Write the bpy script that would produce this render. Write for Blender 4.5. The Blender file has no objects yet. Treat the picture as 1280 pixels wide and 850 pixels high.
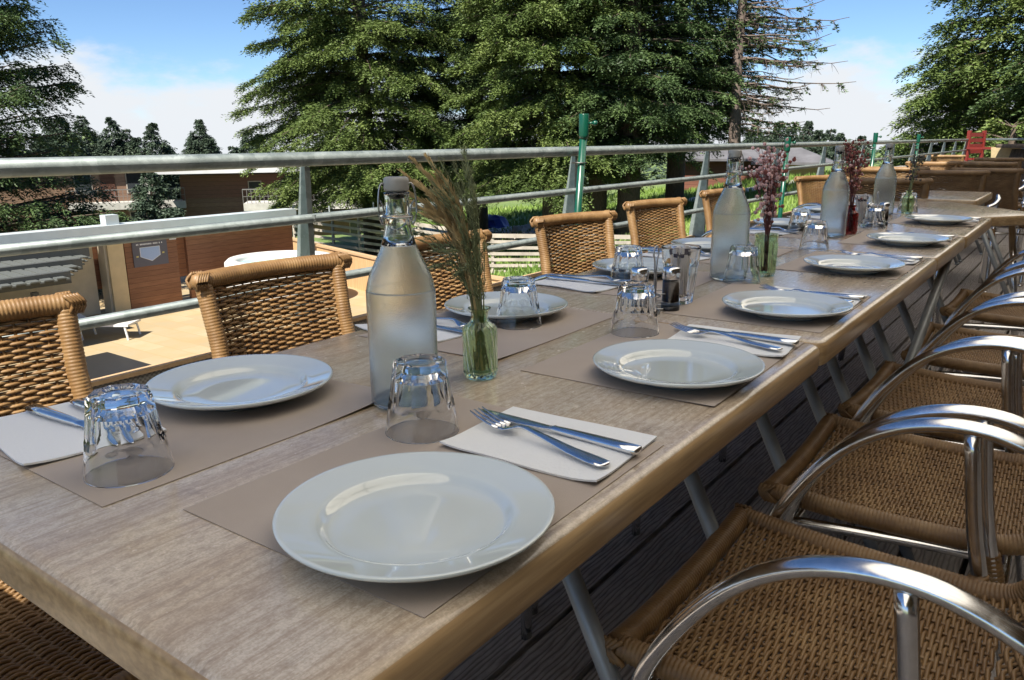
import bpy, bmesh, math, random
import numpy as np
from mathutils import Vector, Matrix
R = math.radians
random.seed(7)
sc = bpy.context.scene
COL = sc.collection
TZ = 0.74                                     # table top height

# ------------------------------------------------------------------ materials
class NT:
    def __init__(s, name):
        s.m = bpy.data.materials.new(name); s.m.use_nodes = True
        s.t = s.m.node_tree; s.n = s.t.nodes; s.l = s.t.links
        s.b = s.n['Principled BSDF']
    def node(s, typ, **kw):
        x = s.n.new(typ)
        for k, v in kw.items():
            if k in x.inputs.keys() if isinstance(k, str) else False: x.inputs[k].default_value = v
            else: setattr(x, k, v)
        return x
    def link(s, a, b): s.l.new(a, b)
    def coord(s, scale=(1, 1, 1), rot=(0, 0, 0), kind='Object', rand=True):
        tc = s.n.new('ShaderNodeTexCoord'); mp = s.n.new('ShaderNodeMapping')
        s.link(tc.outputs[kind], mp.inputs[0]); mp.inputs['Scale'].default_value = scale; mp.inputs['Rotation'].default_value = rot
        if rand:
            oi = s.n.new('ShaderNodeObjectInfo'); mu = s.n.new('ShaderNodeMath'); mu.operation = 'MULTIPLY'; mu.inputs[1].default_value = 37.0
            s.link(oi.outputs['Random'], mu.inputs[0]); s.link(mu.outputs[0], mp.inputs['Location'])
        return mp.outputs[0]
    def noise(s, vec, scale=5, detail=4, rough=.55, dist=0):
        x = s.n.new('ShaderNodeTexNoise'); s.link(vec, x.inputs['Vector'])
        x.inputs['Scale'].default_value = scale; x.inputs['Detail'].default_value = detail
        x.inputs['Roughness'].default_value = rough; x.inputs['Distortion'].default_value = dist
        return x.outputs[0]
    def ramp(s, fac, stops):
        x = s.n.new('ShaderNodeValToRGB'); e = x.color_ramp.elements
        while len(e) < len(stops): e.new(.5)
        for i, (p, c) in enumerate(stops):
            e[i].position = p; e[i].color = (*c, 1) if not isinstance(c, (int, float)) else (c, c, c, 1)
        s.link(fac, x.inputs[0]); return x.outputs[0]
    def mix(s, fac, a, b, mode='MIX'):
        x = s.n.new('ShaderNodeMix'); x.data_type = 'RGBA'; x.blend_type = mode
        for i, v in ((0, fac), (6, a), (7, b)):
            if isinstance(v, (int, float)): x.inputs[i].default_value = v
            elif isinstance(v, tuple): x.inputs[i].default_value = (*v, 1)
            else: s.link(v, x.inputs[i])
        return x.outputs[2]
    def math(s, op, a, b=None):
        x = s.n.new('ShaderNodeMath'); x.operation = op
        for i, v in ((0, a), (1, b)):
            if v is None: continue
            if isinstance(v, (int, float)): x.inputs[i].default_value = v
            else: s.link(v, x.inputs[i])
        return x.outputs[0]
    def bump(s, h, strength=.3, dist=.01):
        x = s.n.new('ShaderNodeBump'); s.link(h, x.inputs['Height']); x.inputs['Strength'].default_value = strength
        x.inputs['Distance'].default_value = dist; s.link(x.outputs[0], s.b.inputs['Normal']); return x
    def col(s, c):
        if isinstance(c, tuple): s.b.inputs['Base Color'].default_value = (*c, 1)
        else: s.link(c, s.b.inputs['Base Color'])
    def set(s, **kw):
        for k, v in kw.items():
            k = k.replace('_', ' ')
            if isinstance(v, (int, float)): s.b.inputs[k].default_value = v
            elif isinstance(v, tuple): s.b.inputs[k].default_value = (*v, 1)
            else: s.link(v, s.b.inputs[k])

def mat_plain(name, c, rough=.5, metal=0., var=.12, scale=30, bump=0., **kw):
    m = NT(name); v = m.coord(); n = m.noise(v, scale)
    lo = tuple(x*(1-var) for x in c); hi = tuple(min(1, x*(1+var)) for x in c)
    m.col(m.ramp(n, [(.3, lo), (.7, hi)])); m.set(Roughness=rough, Metallic=metal)
    if bump: m.bump(n, bump, .002)
    for k, x in kw.items(): m.b.inputs[k].default_value = x
    return m.m

def mat_tabletop():
    m = NT('table_laminate')
    v = m.coord((1, 1, 1)); g = m.coord((24, 1.1, 24)); g2 = m.coord((130, 5, 130))
    big = m.noise(m.coord((5, 1.2, 5)), 1, 4, .6); fine = m.noise(g, 1, 6, .65, .4); fib = m.noise(g2, 1.5, 4, .7)
    c = m.ramp(fine, [(.28, (.46, .345, .225)), (.45, (.58, .46, .32)), (.58, (.68, .575, .43)), (.75, (.53, .42, .29))])
    c = m.mix(m.ramp(big, [(.42, 0.), (.66, .7)]), c, (.60, .55, .49))
    c = m.mix(m.ramp(fib, [(.36, .40), (.50, 0.)]), c, (.26, .18, .115))
    knot = m.noise(m.coord((9, 3.5, 9)), 1.3, 5, .75, 1.2)
    c = m.mix(m.ramp(knot, [(.60, 0.), (.70, .65)]), c, (.15, .11, .085))
    speck = m.noise(v, 420, 2, .5)
    c = m.mix(m.ramp(speck, [(.4, .22), (.6, 0.)]), c, (.2, .16, .12))
    gran = m.noise(m.coord((1, .45, 1)), 170, 4, .7); c = m.mix(m.ramp(gran, [(.36, .5), (.56, 0.)]), c, (.30, .225, .155))
    m.col(c); m.set(Roughness=m.ramp(m.noise(v, 60, 3), [(.3, .17), (.7, .28)]))
    m.set(**{'Coat_Weight': .35, 'Coat_Roughness': .12})
    m.bump(m.math('ADD', m.math('MULTIPLY', gran, .6), m.math('MULTIPLY', speck, .4)), .10, .0008)
    return m.m
def mat_tableedge():
    m = NT('table_edge_wood'); g = m.coord((30, 2.0, 60))
    n = m.noise(g, 1, 5, .6, .5); f = m.noise(m.coord((90, 8, 160)), 1, 3)
    c = m.ramp(n, [(.25, (.29, .185, .09)), (.5, (.44, .30, .155)), (.75, (.54, .39, .225))])
    c = m.mix(m.ramp(f, [(.35, .35), (.6, 0.)]), c, (.11, .06, .03))
    m.col(c); m.set(Roughness=.34); m.bump(n, .1, .001)
    return m.m
def mat_deck():
    m = NT('deck_boards'); tc = m.n.new('ShaderNodeTexCoord'); sx = m.n.new('ShaderNodeSeparateXYZ'); m.link(tc.outputs['Object'], sx.inputs[0])
    idx = m.math('FLOOR', m.math('DIVIDE', m.math('ADD', sx.outputs[0], 10.865), .145))
    off = m.math('MULTIPLY', idx, 3.37)
    cb = m.n.new('ShaderNodeCombineXYZ'); m.link(m.math('ADD', sx.outputs[0], off), cb.inputs[0]); m.link(m.math('ADD', sx.outputs[1], m.math('MULTIPLY', idx, 7.7)), cb.inputs[1]); m.link(sx.outputs[2], cb.inputs[2])
    mp = m.n.new('ShaderNodeMapping'); m.link(cb.outputs[0], mp.inputs[0]); mp.inputs['Scale'].default_value = (1, .16, 1)
    w = m.n.new('ShaderNodeTexWave'); w.wave_type = 'BANDS'; w.bands_direction = 'X'; w.inputs['Scale'].default_value = 26; w.inputs['Distortion'].default_value = 7; w.inputs['Detail'].default_value = 3; w.inputs['Detail Scale'].default_value = 1.6
    m.link(mp.outputs[0], w.inputs[0])
    n = m.noise(mp.outputs[0], 90, 5, .7); tone = m.noise(cb.outputs[0], .8, 2)
    c = m.ramp(w.outputs[1], [(0., (.16, .135, .115)), (.35, (.38, .335, .295)), (1., (.48, .43, .38))])
    c = m.mix(m.ramp(n, [(.3, .5), (.6, 0.)]), c, (.07, .06, .052))
    c = m.mix(m.ramp(tone, [(.3, 0.), (.75, .5)]), c, (.25, .23, .21))
    vo = m.n.new('ShaderNodeTexVoronoi'); m.link(mp.outputs[0], vo.inputs['Vector']); vo.inputs['Scale'].default_value = 3.1
    c = m.mix(m.ramp(vo.outputs['Distance'], [(.02, .85), (.05, 0.)]), c, (.03, .025, .02))
    m.col(c); m.set(Roughness=.72); m.bump(m.math('ADD', w.outputs[1], n), .5, .003)
    return m.m
def mat_wicker(name='honey_wicker', dark=False):
    m = NT(name); v = m.coord((1, 1, 1)); n = m.noise(v, 18, 3); f = m.noise(v, 260, 3, .7)
    c = m.ramp(n, [(.25, (.105, .056, .020)), (.5, (.175, .101, .039)), (.75, (.265, .17, .076))])
    c = m.mix(m.ramp(f, [(.3, .55), (.6, 0.)]), c, (.17, .085, .03))
    oi = m.n.new('ShaderNodeObjectInfo')
    m.col(c); m.set(Roughness=.5); m.bump(f, .25, .001)
    return m.m
def mat_planks(name, cols, pitch=.14, axis=2, rough=.6, gap=.06):
    """boards stacked along an axis (2 = horizontal boards)"""
    m = NT(name); tc = m.n.new('ShaderNodeTexCoord'); s = m.n.new('ShaderNodeSeparateXYZ'); m.link(tc.outputs['Object'], s.inputs[0])
    u = m.math('DIVIDE', s.outputs[axis], pitch); fl = m.math('FLOOR', u); fr = m.math('FRACT', u)
    wn = m.n.new('ShaderNodeTexWhiteNoise'); wn.noise_dimensions = '1D'; m.link(fl, wn.inputs['W'])
    sc_ = [1.2, 1.2, 1.2]; sc_[axis] = 18
    g = m.noise(m.coord(tuple(sc_), rand=False), 2, 5, .6, .3)
    c = m.ramp(g, [(.25, cols[0]), (.5, cols[1]), (.75, cols[2])])
    c = m.mix(m.math('MULTIPLY', wn.outputs[0], .45), c, cols[0])
    c = m.mix(m.ramp(fr, [(gap*.5, 1.), (gap, 0.)]), c, tuple(x*.25 for x in cols[0]))
    m.col(c); m.set(Roughness=rough); m.bump(m.ramp(fr, [(gap*.5, 0.), (gap*1.3, 1.)]), .5, .01)
    return m.m
def mat_glass(name, c=(1, 1, 1), rough=0., ior=1.38):
    m = NT(name); n = m.noise(m.coord(), 12, 2)
    m.col(m.ramp(n, [(.3, c), (.7, tuple(min(1, x*.98) for x in c))]))
    m.set(**{'Roughness': rough, 'Transmission_Weight': 1., 'IOR': ior})
    return m.m
def mat_frost():
    m = NT('frosted_glass'); v = m.coord((1, 1, 1)); n = m.noise(v, 14, 4, .6, .4); f = m.noise(v, 700, 2, .6)
    m.col(m.ramp(n, [(.3, (.86, .95, 1.0)), (.7, (.92, .98, 1.0))]))
    m.set(Roughness=m.ramp(n, [(.3, .15), (.7, .05)])); m.set(**{'Transmission_Weight': .97, 'IOR': 1.36})
    m.bump(f, .25, .0008); return m.m
def mat_galv():
    m = NT('galvanised_steel'); v = m.coord(); vo = m.n.new('ShaderNodeTexVoronoi'); m.link(v, vo.inputs['Vector']); vo.inputs['Scale'].default_value = 55
    n = m.noise(v, 9, 5, .7)
    c = m.mix(.5, m.ramp(vo.outputs['Color'], [(.2, (.15, .18, .18)), (.8, (.26, .30, .30))]), m.ramp(n, [(.3, (.13, .16, .16)), (.7, (.29, .33, .33))]))
    m.col(c); m.set(Roughness=m.ramp(n, [(.3, .35), (.7, .55)]), Metallic=.55); m.bump(n, .08, .002); return m.m
def mat_chrome():
    m = NT('polished_aluminium'); n = m.noise(m.coord((1, 1, 1)), 40, 4, .7)
    m.col(m.ramp(n, [(.3, (.62, .62, .62)), (.7, (.76, .76, .76))])); m.set(Roughness=m.ramp(n, [(.3, .12), (.75, .24)]), Metallic=1.); m.bump(n, .05, .001)
    return m.m
def mat_paper(name, a, b, rough=.85, sheen=0):
    m = NT(name); v = m.coord(); f = m.noise(v, 900, 3, .7); n = m.noise(v, 9, 3)
    m.col(m.mix(m.ramp(f, [(.3, .25), (.65, 0.)]), m.ramp(n, [(.3, a), (.7, b)]), tuple(x*.75 for x in a)))
    m.set(Roughness=rough); m.bump(f, .25, .0008); return m.m
def mat_napkin():
    m = NT('paper_napkin'); v = m.coord(); vo = m.n.new('ShaderNodeTexVoronoi'); m.link(v, vo.inputs['Vector']); vo.inputs['Scale'].default_value = 260
    m.col((.74, .76, .77)); m.set(Roughness=.9); m.bump(m.math('ADD', vo.outputs['Distance'], m.noise(v, 30)), .35, .0012); return m.m
def mat_foliage(name, dark, mid, light, trans=.25):
    m = NT(name); v = m.coord(); n = m.noise(v, .9, 3); f = m.noise(v, 14, 2)
    c = m.ramp(n, [(.3, dark), (.5, mid), (.7, light)])
    c = m.mix(m.ramp(f, [(.35, .6), (.6, 0.)]), c, dark)
    m.col(c); m.set(Roughness=.55)
    m.b.inputs['Specular IOR Level'].default_value = .25
    return m.m
def mat_bark(name='bark', c=(.09, .068, .05)):
    m = NT(name); n = m.noise(m.coord((6, 6, 1.2)), 5, 5, .7)
    m.col(m.ramp(n, [(.3, tuple(x*.45 for x in c)), (.7, tuple(x*1.5 for x in c))])); m.set(Roughness=.9); m.bump(n, .8, .03); return m.m
def mat_grass():
    m = NT('meadow'); v = m.coord(rand=False); n = m.noise(v, .35, 6, .65); f = m.noise(v, 9, 4, .7); s_ = m.noise(v, .12, 3)
    c = m.ramp(f, [(.3, (.045, .085, .018)), (.5, (.10, .165, .035)), (.72, (.19, .26, .07))])
    c = m.mix(m.ramp(n, [(.4, 0.), (.65, .7)]), c, (.17, .21, .075))
    c = m.mix(m.ramp(s_, [(.58, 0.), (.68, .6)]), c, (.26, .23, .16))
    m.col(c); m.set(Roughness=.9); m.bump(f, .8, .08); return m.m
def mat_patio():
    m = NT('sandstone_paving'); v = m.coord(rot=(0, 0, R(0)), rand=False)
    b = m.n.new('ShaderNodeTexBrick'); m.link(v, b.inputs['Vector'])
    b.inputs['Color1'].default_value = (.30, .24, .145, 1); b.inputs['Color2'].default_value = (.36, .295, .185, 1); b.inputs['Mortar'].default_value = (.32, .23, .11, 1)
    b.inputs['Scale'].default_value = 1; b.inputs['Mortar Size'].default_value = .012; b.inputs['Brick Width'].default_value = 1.0; b.inputs['Row Height'].default_value = .5
    n = m.noise(v, 1.3, 6, .65); c = m.mix(m.ramp(n, [(.35, .6), (.6, 0.)]), b.outputs[0], (.35, .24, .11))
    m.col(c); m.set(Roughness=.8); return m.m
def mat_mesh():
    m = NT('woven_screen'); v = m.coord((1, 1, 1), rand=False)
    b = m.n.new('ShaderNodeTexChecker'); m.link(v, b.inputs[0]); b.inputs['Scale'].default_value = 170
    b.inputs['Color1'].default_value = (.22, .215, .20, 1); b.inputs['Color2'].default_value = (.10, .098, .09, 1)
    m.col(b.outputs[0]); m.set(Roughness=.6); return m.m

def mat_canvas():
    m = NT('shade_fill_canvas'); n = m.noise(m.coord(), 300, 2); c = m.ramp(n, [(.3, (.84, .79, .70)), (.7, (.88, .84, .76))]); m.col(c); m.set(Roughness=.9)
    tr = m.n.new('ShaderNodeBsdfTranslucent'); m.link(c, tr.inputs[0]); mx = m.n.new('ShaderNodeMixShader'); mx.inputs[0].default_value = .75  # lets sun through the added awning as soft fill on the table
    out = [x for x in m.n if x.type == 'OUTPUT_MATERIAL'][0]; m.link(m.b.outputs[0], mx.inputs[1]); m.link(tr.outputs[0], mx.inputs[2]); m.link(mx.outputs[0], out.inputs[0]); return m.m
M = dict(top=mat_tabletop(), edge=mat_tableedge(), deck=mat_deck(), wicker=mat_wicker(), galv=mat_galv(), chrome=mat_chrome(),
  mat=mat_paper('kraft_paper', (.385, .325, .275), (.42, .36, .31)), napkin=mat_napkin(),
  china=mat_plain('white_china', (.62, .68, .68), .05, var=.02, scale=6, **{'Coat Weight': 1., 'Coat Roughness': .02}),
  steel=mat_plain('cutlery_steel', (.72, .73, .75), .13, 1., var=.08, scale=60), glass=mat_glass('clear_glass', (.985, .995, 1.)),
  green_glass=mat_glass('green_ribbed_glass', (.72, .86, .62)), red_glass=mat_glass('red_ribbed_glass', (.42, .06, .05)),
  neck=mat_glass('bottle_neck_glass', (.93, .97, .97), .04), frost=mat_frost(), cap=mat_plain('grey_ceramic', (.30, .30, .29), .4),
  wire=mat_plain('steel_wire', (.42, .42, .43), .3, 1.), leg=mat_plain('grey_leg_paint', (.27, .29, .30), .38, .25, scale=18),
  greenpaint=mat_plain('green_paint', (.003, .055, .034), .28, 0., scale=10), black=mat_plain('black_plastic', (.02, .02, .02), .4),
  redpaint=mat_plain('red_paint', (.15, .017, .013), .42, scale=8), darkred=mat_plain('dark_red_paint', (.13, .022, .018), .5, scale=8),
  bucket=mat_plain('straw_fabric', (.40, .32, .18), .8), white=mat_plain('white_plastic', (.6, .6, .59), .35, var=.05),
  coping=mat_plain('pale_sheet_metal', (.46, .51, .53), .45, .1, var=.06, scale=3), cream=mat_plain('cream_render', (.56, .49, .36), .9, var=.08, scale=4, bump=.3),
  creampost=mat_plain('cream_post_paint', (.66, .52, .30), .8, var=.06, scale=4), darkbeam=mat_plain('grey_beam_paint', (.055, .058, .056), .6),
  corr=mat_plain('corrugated_sheet', (.12, .13, .125), .5, .2), cabin=mat_planks('red_brown_boards', ((.16, .065, .03), (.24, .105, .05), (.31, .15, .075)), .14),
  chalet=mat_planks('chalet_boards', ((.10, .055, .035), (.165, .095, .06), (.24, .155, .10)), .28), chaletred=mat_planks('chalet_red_boards', ((.09, .04, .026), (.13, .055, .036), (.18, .08, .052)), .28),
  tan=mat_planks('tan_boards', ((.42, .25, .12), (.52, .33, .17), (.6, .4, .22)), .12, axis=0), fence=mat_plain('weathered_rail', (.36, .32, .27), .8, var=.25, scale=2),
  concrete=mat_plain('balcony_concrete', (.40, .39, .36), .85, var=.15, scale=3), darkwin=mat_plain('dark_window', (.03, .035, .04), .1), paleroof=mat_plain('pale_roof_sheet', (.55, .55, .56), .6, var=.1, scale=1),
  railing=mat_plain('balcony_rail', (.15, .145, .14), .6), sign=mat_plain('sign_grey', (.10, .095, .12), .5, var=.03), signblue=mat_plain('sign_blue', (.36, .48, .72), .5, var=.03), signwhite=mat_plain('sign_white', (.75, .75, .78), .5, var=.02), signyellow=mat_plain('sign_yellow', (.6, .5, .15), .5),
  water=mat_plain('pool_water', (.25, .62, .55), .08, var=.1, scale=4), blue=mat_plain('blue_tarpaulin', (.03, .06, .36), .5), stone=mat_plain('pale_stone', (.42, .38, .34), .9, var=.3, scale=2, bump=.4),
  hutred=mat_planks('hut_boards', ((.10, .035, .02), (.15, .055, .035), (.2, .08, .05)), .2), huttan=mat_plain('hut_timber', (.40, .27, .15), .8, var=.15), slate=mat_plain('hut_slate', (.10, .10, .11), .8, var=.25, scale=1.5),
  bark=mat_bark(), deadbark=mat_bark('lichen_bark', (.13, .10, .085)),
  fir_sun=mat_foliage('fir_needles_sunlit', (.042, .070, .018), (.105, .15, .040), (.175, .225, .066)), fir_dark=mat_foliage('fir_needles_dark', (.028, .050, .020), (.06, .10, .034), (.105, .16, .05)),  # bright and dark copy of the needles, sunlight put into the brighter greens
  fir_haze=mat_foliage('fir_needles_haze', (.04, .062, .045), (.065, .095, .06), (.095, .13, .08)), grass=mat_grass(), blade=mat_foliage('grass_blades', (.07, .13, .02), (.16, .25, .05), (.27, .36, .10)),  # far needles bluish and paler, distance haze put into their colour
  patio=mat_patio(), mesh=mat_mesh(), dry=mat_plain('dry_grass', (.48, .36, .18), .8, var=.3, scale=40), drygreen=mat_plain('dry_green_stems', (.19, .22, .11), .8, var=.3, scale=40),
  pink=mat_plain('dusty_pink_flowers', (.58, .36, .35), .8, var=.35, scale=60), dkstem=mat_plain('dark_red_stems', (.10, .03, .03), .8, var=.3, scale=40), maroon=mat_plain('maroon_flowers', (.22, .07, .06), .8, var=.4, scale=60), dkflower=mat_plain('dark_seedheads', (.07, .06, .06), .8, var=.4, scale=60),
  salt=mat_plain('salt', (.75, .75, .75), .9, var=.04), pepper=mat_plain('peppercorn_brown', (.05, .032, .022), .6, var=.5, scale=300), paperstick=mat_plain('sugar_sticks', (.62, .58, .55), .7, var=.2, scale=20), stickink=mat_plain('stick_print', (.05, .04, .06), .6),
  ceiling=mat_plain('unseen_canopy_metal', (.5, .5, .48), .6), canvas=mat_canvas(), unseenboards=mat_planks('unseen_boards', ((.12, .07, .04), (.17, .10, .06), (.22, .14, .08)), .16),
  underdark=mat_plain('under_deck_dark', (.05, .04, .03), .95, var=.3, scale=2), gravel=mat_plain('gravel_path', (.40, .37, .33), .95, var=.25, scale=5, bump=.4), hill=mat_plain('forest_floor', (.05, .075, .03), .95, var=.4, scale=.3))

# ------------------------------------------------------------------ mesh builder
class MB:
    def __init__(s): s.v = []; s.f = []; s.n = 0; s.mi = []
    def add(s, v, f, mi=0):
        v = np.asarray(v, float).reshape(-1, 3); s.v.append(v)
        for q in f: s.f.append(tuple(int(i)+s.n for i in q)); s.mi.append(mi)
        s.n += len(v)
    def box(s, c, d, mi=0, rot=None, taper=1.):
        x, y, z = (k/2 for k in d)
        v = np.array([(-x, -y, -z), (x, -y, -z), (x, y, -z), (-x, y, -z), (-x*taper, -y*taper, z), (x*taper, -y*taper, z), (x*taper, y*taper, z), (-x*taper, y*taper, z)])
        if rot is not None: v = v @ np.array(rot.to_matrix() if hasattr(rot, 'to_matrix') else rot).T
        s.add(v+np.array(c), [(0, 3, 2, 1), (4, 5, 6, 7), (0, 1, 5, 4), (1, 2, 6, 5), (2, 3, 7, 6), (3, 0, 4, 7)], mi)
    def bar(s, a, b, w, h, mi=0):
        a = Vector(a); b = Vector(b); d = b-a; q = d.to_track_quat('X', 'Z'); s.box((a+b)/2, (d.length, w, h), mi, q)
    def tube(s, pts, r, seg=8, mi=0, cap=True, ratio=1., up=(0, 0, 1)):
        """sweep; ratio = height/width of the oval section"""
        P = np.asarray(pts, float); n = len(P); r = np.broadcast_to(np.asarray(r, float), (n,))
        T = np.gradient(P, axis=0); T /= np.linalg.norm(T, axis=1)[:, None]+1e-12
        u = np.asarray(up, float)
        side = np.cross(T, u); L = np.linalg.norm(side, axis=1)
        if (L < .15).any(): side2 = np.cross(T, (0.0, 1.0, 0.001)) if abs(u[2]) > .5 else np.cross(T, (0, 0, 1.)); 
        if (L < .15).mean() > .3: side = side2
        elif (L < .15).any():
            for i in range(n):
                if L[i] < .15: side[i] = side[i-1] if i and np.linalg.norm(side[i-1]) > .1 else side2[i]
        side /= np.linalg.norm(side, axis=1)[:, None]+1e-12
        nrm = np.cross(side, T)
        a = np.linspace(0, 2*np.pi, seg, endpoint=False)
        V = P[:, None] + r[:, None, None]*(np.cos(a)[None, :, None]*side[:, None] + ratio*np.sin(a)[None, :, None]*nrm[:, None])
        F = []
        for i in range(n-1):
            for j in range(seg):
                k = (j+1) % seg; F.append((i*seg+j, i*seg+k, (i+1)*seg+k, (i+1)*seg+j))
        if cap: F.append(tuple(range(seg-1, -1, -1))); F.append(tuple((n-1)*seg+j for j in range(seg)))
        s.add(V.reshape(-1, 3), F, mi)
    def lathe(s, prof, seg=32, c=(0, 0, 0), mi=0, fn=None):
        """prof = [(r,z)] top to bottom closed at r=0 ends"""
        V = []; F = []; idx = []
        for (r, z) in prof:
            if r < 1e-6: idx.append([len(V)]); V.append((c[0], c[1], c[2]+z)); continue
            row = []
            for j in range(seg):
                t = 2*math.pi*j/seg; rr = fn(r, z, t) if fn else r
                row.append(len(V)); V.append((c[0]+rr*math.cos(t), c[1]+rr*math.sin(t), c[2]+z))
            idx.append(row)
        for a, b in zip(idx, idx[1:]):
            for j in range(seg):
                k = (j+1) % seg
                if len(a) == 1 and len(b) == 1: continue
                if len(a) == 1: F.append((a[0], b[j], b[k]))
                elif len(b) == 1: F.append((a[j], b[0], a[k]))
                else: F.append((a[j], b[j], b[k], a[k]))
        s.add(V, F, mi)
    def prism(s, poly, z0, z1, mi=0):
        n = len(poly); V = [(x, y, z0) for x, y in poly]+[(x, y, z1) for x, y in poly]
        F = [tuple(range(n-1, -1, -1)), tuple(range(n, 2*n))]+[(i, (i+1) % n, n+(i+1) % n, n+i) for i in range(n)]
        s.add(V, F, mi)
    def build(s, name, mats, parent=None, smooth=False, loc=None, angle=None, recalc=False):
        me = bpy.data.meshes.new(name); V = np.concatenate(s.v) if s.v else np.zeros((0, 3))
        me.from_pydata(V.tolist(), [], s.f)
        mats = mats if isinstance(mats, (list, tuple)) else [mats]
        for m in mats: me.materials.append(M[m] if isinstance(m, str) else m)
        if len(mats) > 1: me.polygons.foreach_set('material_index', s.mi)
        if smooth or angle: me.polygons.foreach_set('use_smooth', [True]*len(me.polygons))
        me.update()
        if recalc:
            bm = bmesh.new(); bm.from_mesh(me); bmesh.ops.remove_doubles(bm, verts=bm.verts, dist=1e-6); bmesh.ops.recalc_face_normals(bm, faces=bm.faces); bm.to_mesh(me); bm.free()
            me.polygons.foreach_set('use_smooth', [True]*len(me.polygons))
        o = bpy.data.objects.new(name, me); COL.objects.link(o)
        if angle:
            try: me.set_sharp_from_angle(angle=R(angle))
            except Exception: pass
        if parent: o.parent = parent
        if loc: o.location = loc
        return o

def fastmesh(name, V, F4, mat, parent=None, smooth=False):
    me = bpy.data.meshes.new(name); n = len(V); m = len(F4); k = F4.shape[1]
    me.vertices.add(n); me.vertices.foreach_set('co', V.astype(np.float32).ravel())
    me.loops.add(m*k); me.loops.foreach_set('vertex_index', F4.astype(np.int32).ravel())
    me.polygons.add(m); me.polygons.foreach_set('loop_start', np.arange(0, m*k, k, dtype=np.int32)); me.polygons.foreach_set('loop_total', np.full(m, k, dtype=np.int32))
    me.update(calc_edges=True); me.validate(); me.materials.append(M[mat])
    o = bpy.data.objects.new(name, me); COL.objects.link(o)
    if parent: o.parent = parent
    return o
def tag(o, label, cat, group=None, kind=None):
    if label and len(label.replace('-',' ').split()) > 16: print('LONGLABEL', label)
    if label: o['label'] = label
    if cat: o['category'] = cat
    if group: o['group'] = group
    if kind: o['kind'] = kind
    return o
def thing(name, label, cat, loc=(0, 0, 0), rz=0., group=None):
    o = bpy.data.objects.new(name, None); COL.objects.link(o); o.empty_display_size = .1
    o.location = loc; o.rotation_euler = (0, 0, rz); return tag(o, label, cat, group)
def struct(o): o['kind'] = 'structure'; return o
def dup(root, loc, rz=0., label=None, group=None, scale=None):
    r = root.copy(); COL.objects.link(r); r.location = loc; r.rotation_euler = (0, 0, rz)
    if label: r['label'] = label
    if group: r['group'] = group
    if scale: r.scale = scale
    for ch in list(root.children):
        c = ch.copy(); COL.objects.link(c); c.parent = r
        for g in list(ch.children):
            d = g.copy(); COL.objects.link(d); d.parent = c
    return r
class Once:
    """first call places the prototype itself, later calls copy it"""
    def __init__(s, root): s.root = root; s.used = False
    def __call__(s, loc, rz=0., label=None, group=None, scale=None):
        if not s.used:
            s.used = True; r = s.root; r.location = loc; r.rotation_euler = (0, 0, rz)
            if label: r['label'] = label
            if group: r['group'] = group
            if scale: r.scale = scale
            return r
        return dup(s.root, loc, rz, label, group, scale or (1, 1, 1))

def spline(pts, n):
    """Catmull-Rom through pts"""
    P = np.asarray(pts, float); P = np.vstack([2*P[0]-P[1], P, 2*P[-1]-P[-2]]); out = []
    seg = len(P)-3; ts = np.linspace(0, seg, n)
    for t in ts:
        i = min(int(t), seg-1); u = t-i; a, b, c, d = P[i:i+4]
        out.append(.5*((2*b)+(c-a)*u+(2*a-5*b+4*c-d)*u*u+(3*b-a-3*c+d)*u**3))
    return np.array(out)

# ================================================================== WICKER ARMCHAIR
def wrapped(mb, pts, r, pitch=.0062, seg=10):
    P = np.asarray(pts, float); L = np.linalg.norm(np.diff(P, axis=0), axis=1).sum(); n = max(8, int(L/pitch*4))
    Q = spline(P, n); s = np.linspace(0, L, n); rr = r*(1-.075*(1-np.abs(np.sin(np.pi*s/pitch))))
    mb.tube(Q, rr, seg)
PROF = [(.235, .435), (.05, .425), (-.12, .428), (-.178, .447), (-.205, .50), (-.225, .58), (-.245, .68), (-.270, .802)]
PS = spline([(x, 0, z) for x, z in PROF], 160)
PL = np.concatenate([[0], np.cumsum(np.linalg.norm(np.diff(PS, axis=0), axis=1))]); PT = PL[-1]
def prof(s): return np.array([np.interp(s, PL, PS[:, 0]), np.interp(s, PL, PS[:, 2])])
HW_S = [0, .30, .42, .52, .66, PT]; HW_W = [.222, .212, .196, .166, .158, .165]
def hw(s): return np.interp(s, HW_S, HW_W)
def shell(s, v):
    """v in [-1,1] across; concave back"""
    x, z = prof(s); w = hw(s); b = np.clip((s-.40)/.15, 0, 1)
    x = x - b*.028*(1-v*v); z = z - (1-b)*.012*(1-v*v)
    return np.stack([x+0*v, w*v, z+0*v], -1)
def weave(s0, s1, nst, rows_pitch=.0058, r=.0032, hole=False):
    mb = MB(); nint = nst-1
    for i in range(nst):
        v = -0.94+1.88*i/nint; ss = np.linspace(s0, s1, 26)
        mb.tube(np.array([shell(s, np.array(v)) for s in ss]), .0026, 4, cap=False)
    rows = int((s1-s0)/rows_pitch); per = 4
    vv = np.linspace(-.97, .97, nint*per+1); ph = (vv+.94)/1.88*nint
    for k in range(rows):
        s = s0+(k+.5)*(s1-s0)/rows
        base = shell(s, vv); x0, z0 = prof(s-.004); x1, z1 = prof(s+.004); t = np.array([x1-x0, z1-z0]); t /= np.linalg.norm(t)
        nrm = np.array([-t[1], 0, t[0]])
        amp = .0038*np.cos(np.pi*(ph+k))
        P = base - nrm[None]*amp[:, None]
        wob = .0008*math.sin(k*1.7)
        mb.tube(P+np.array([0, 0, wob]), r, 5, cap=False, up=tuple(nrm))
    return mb
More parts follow.
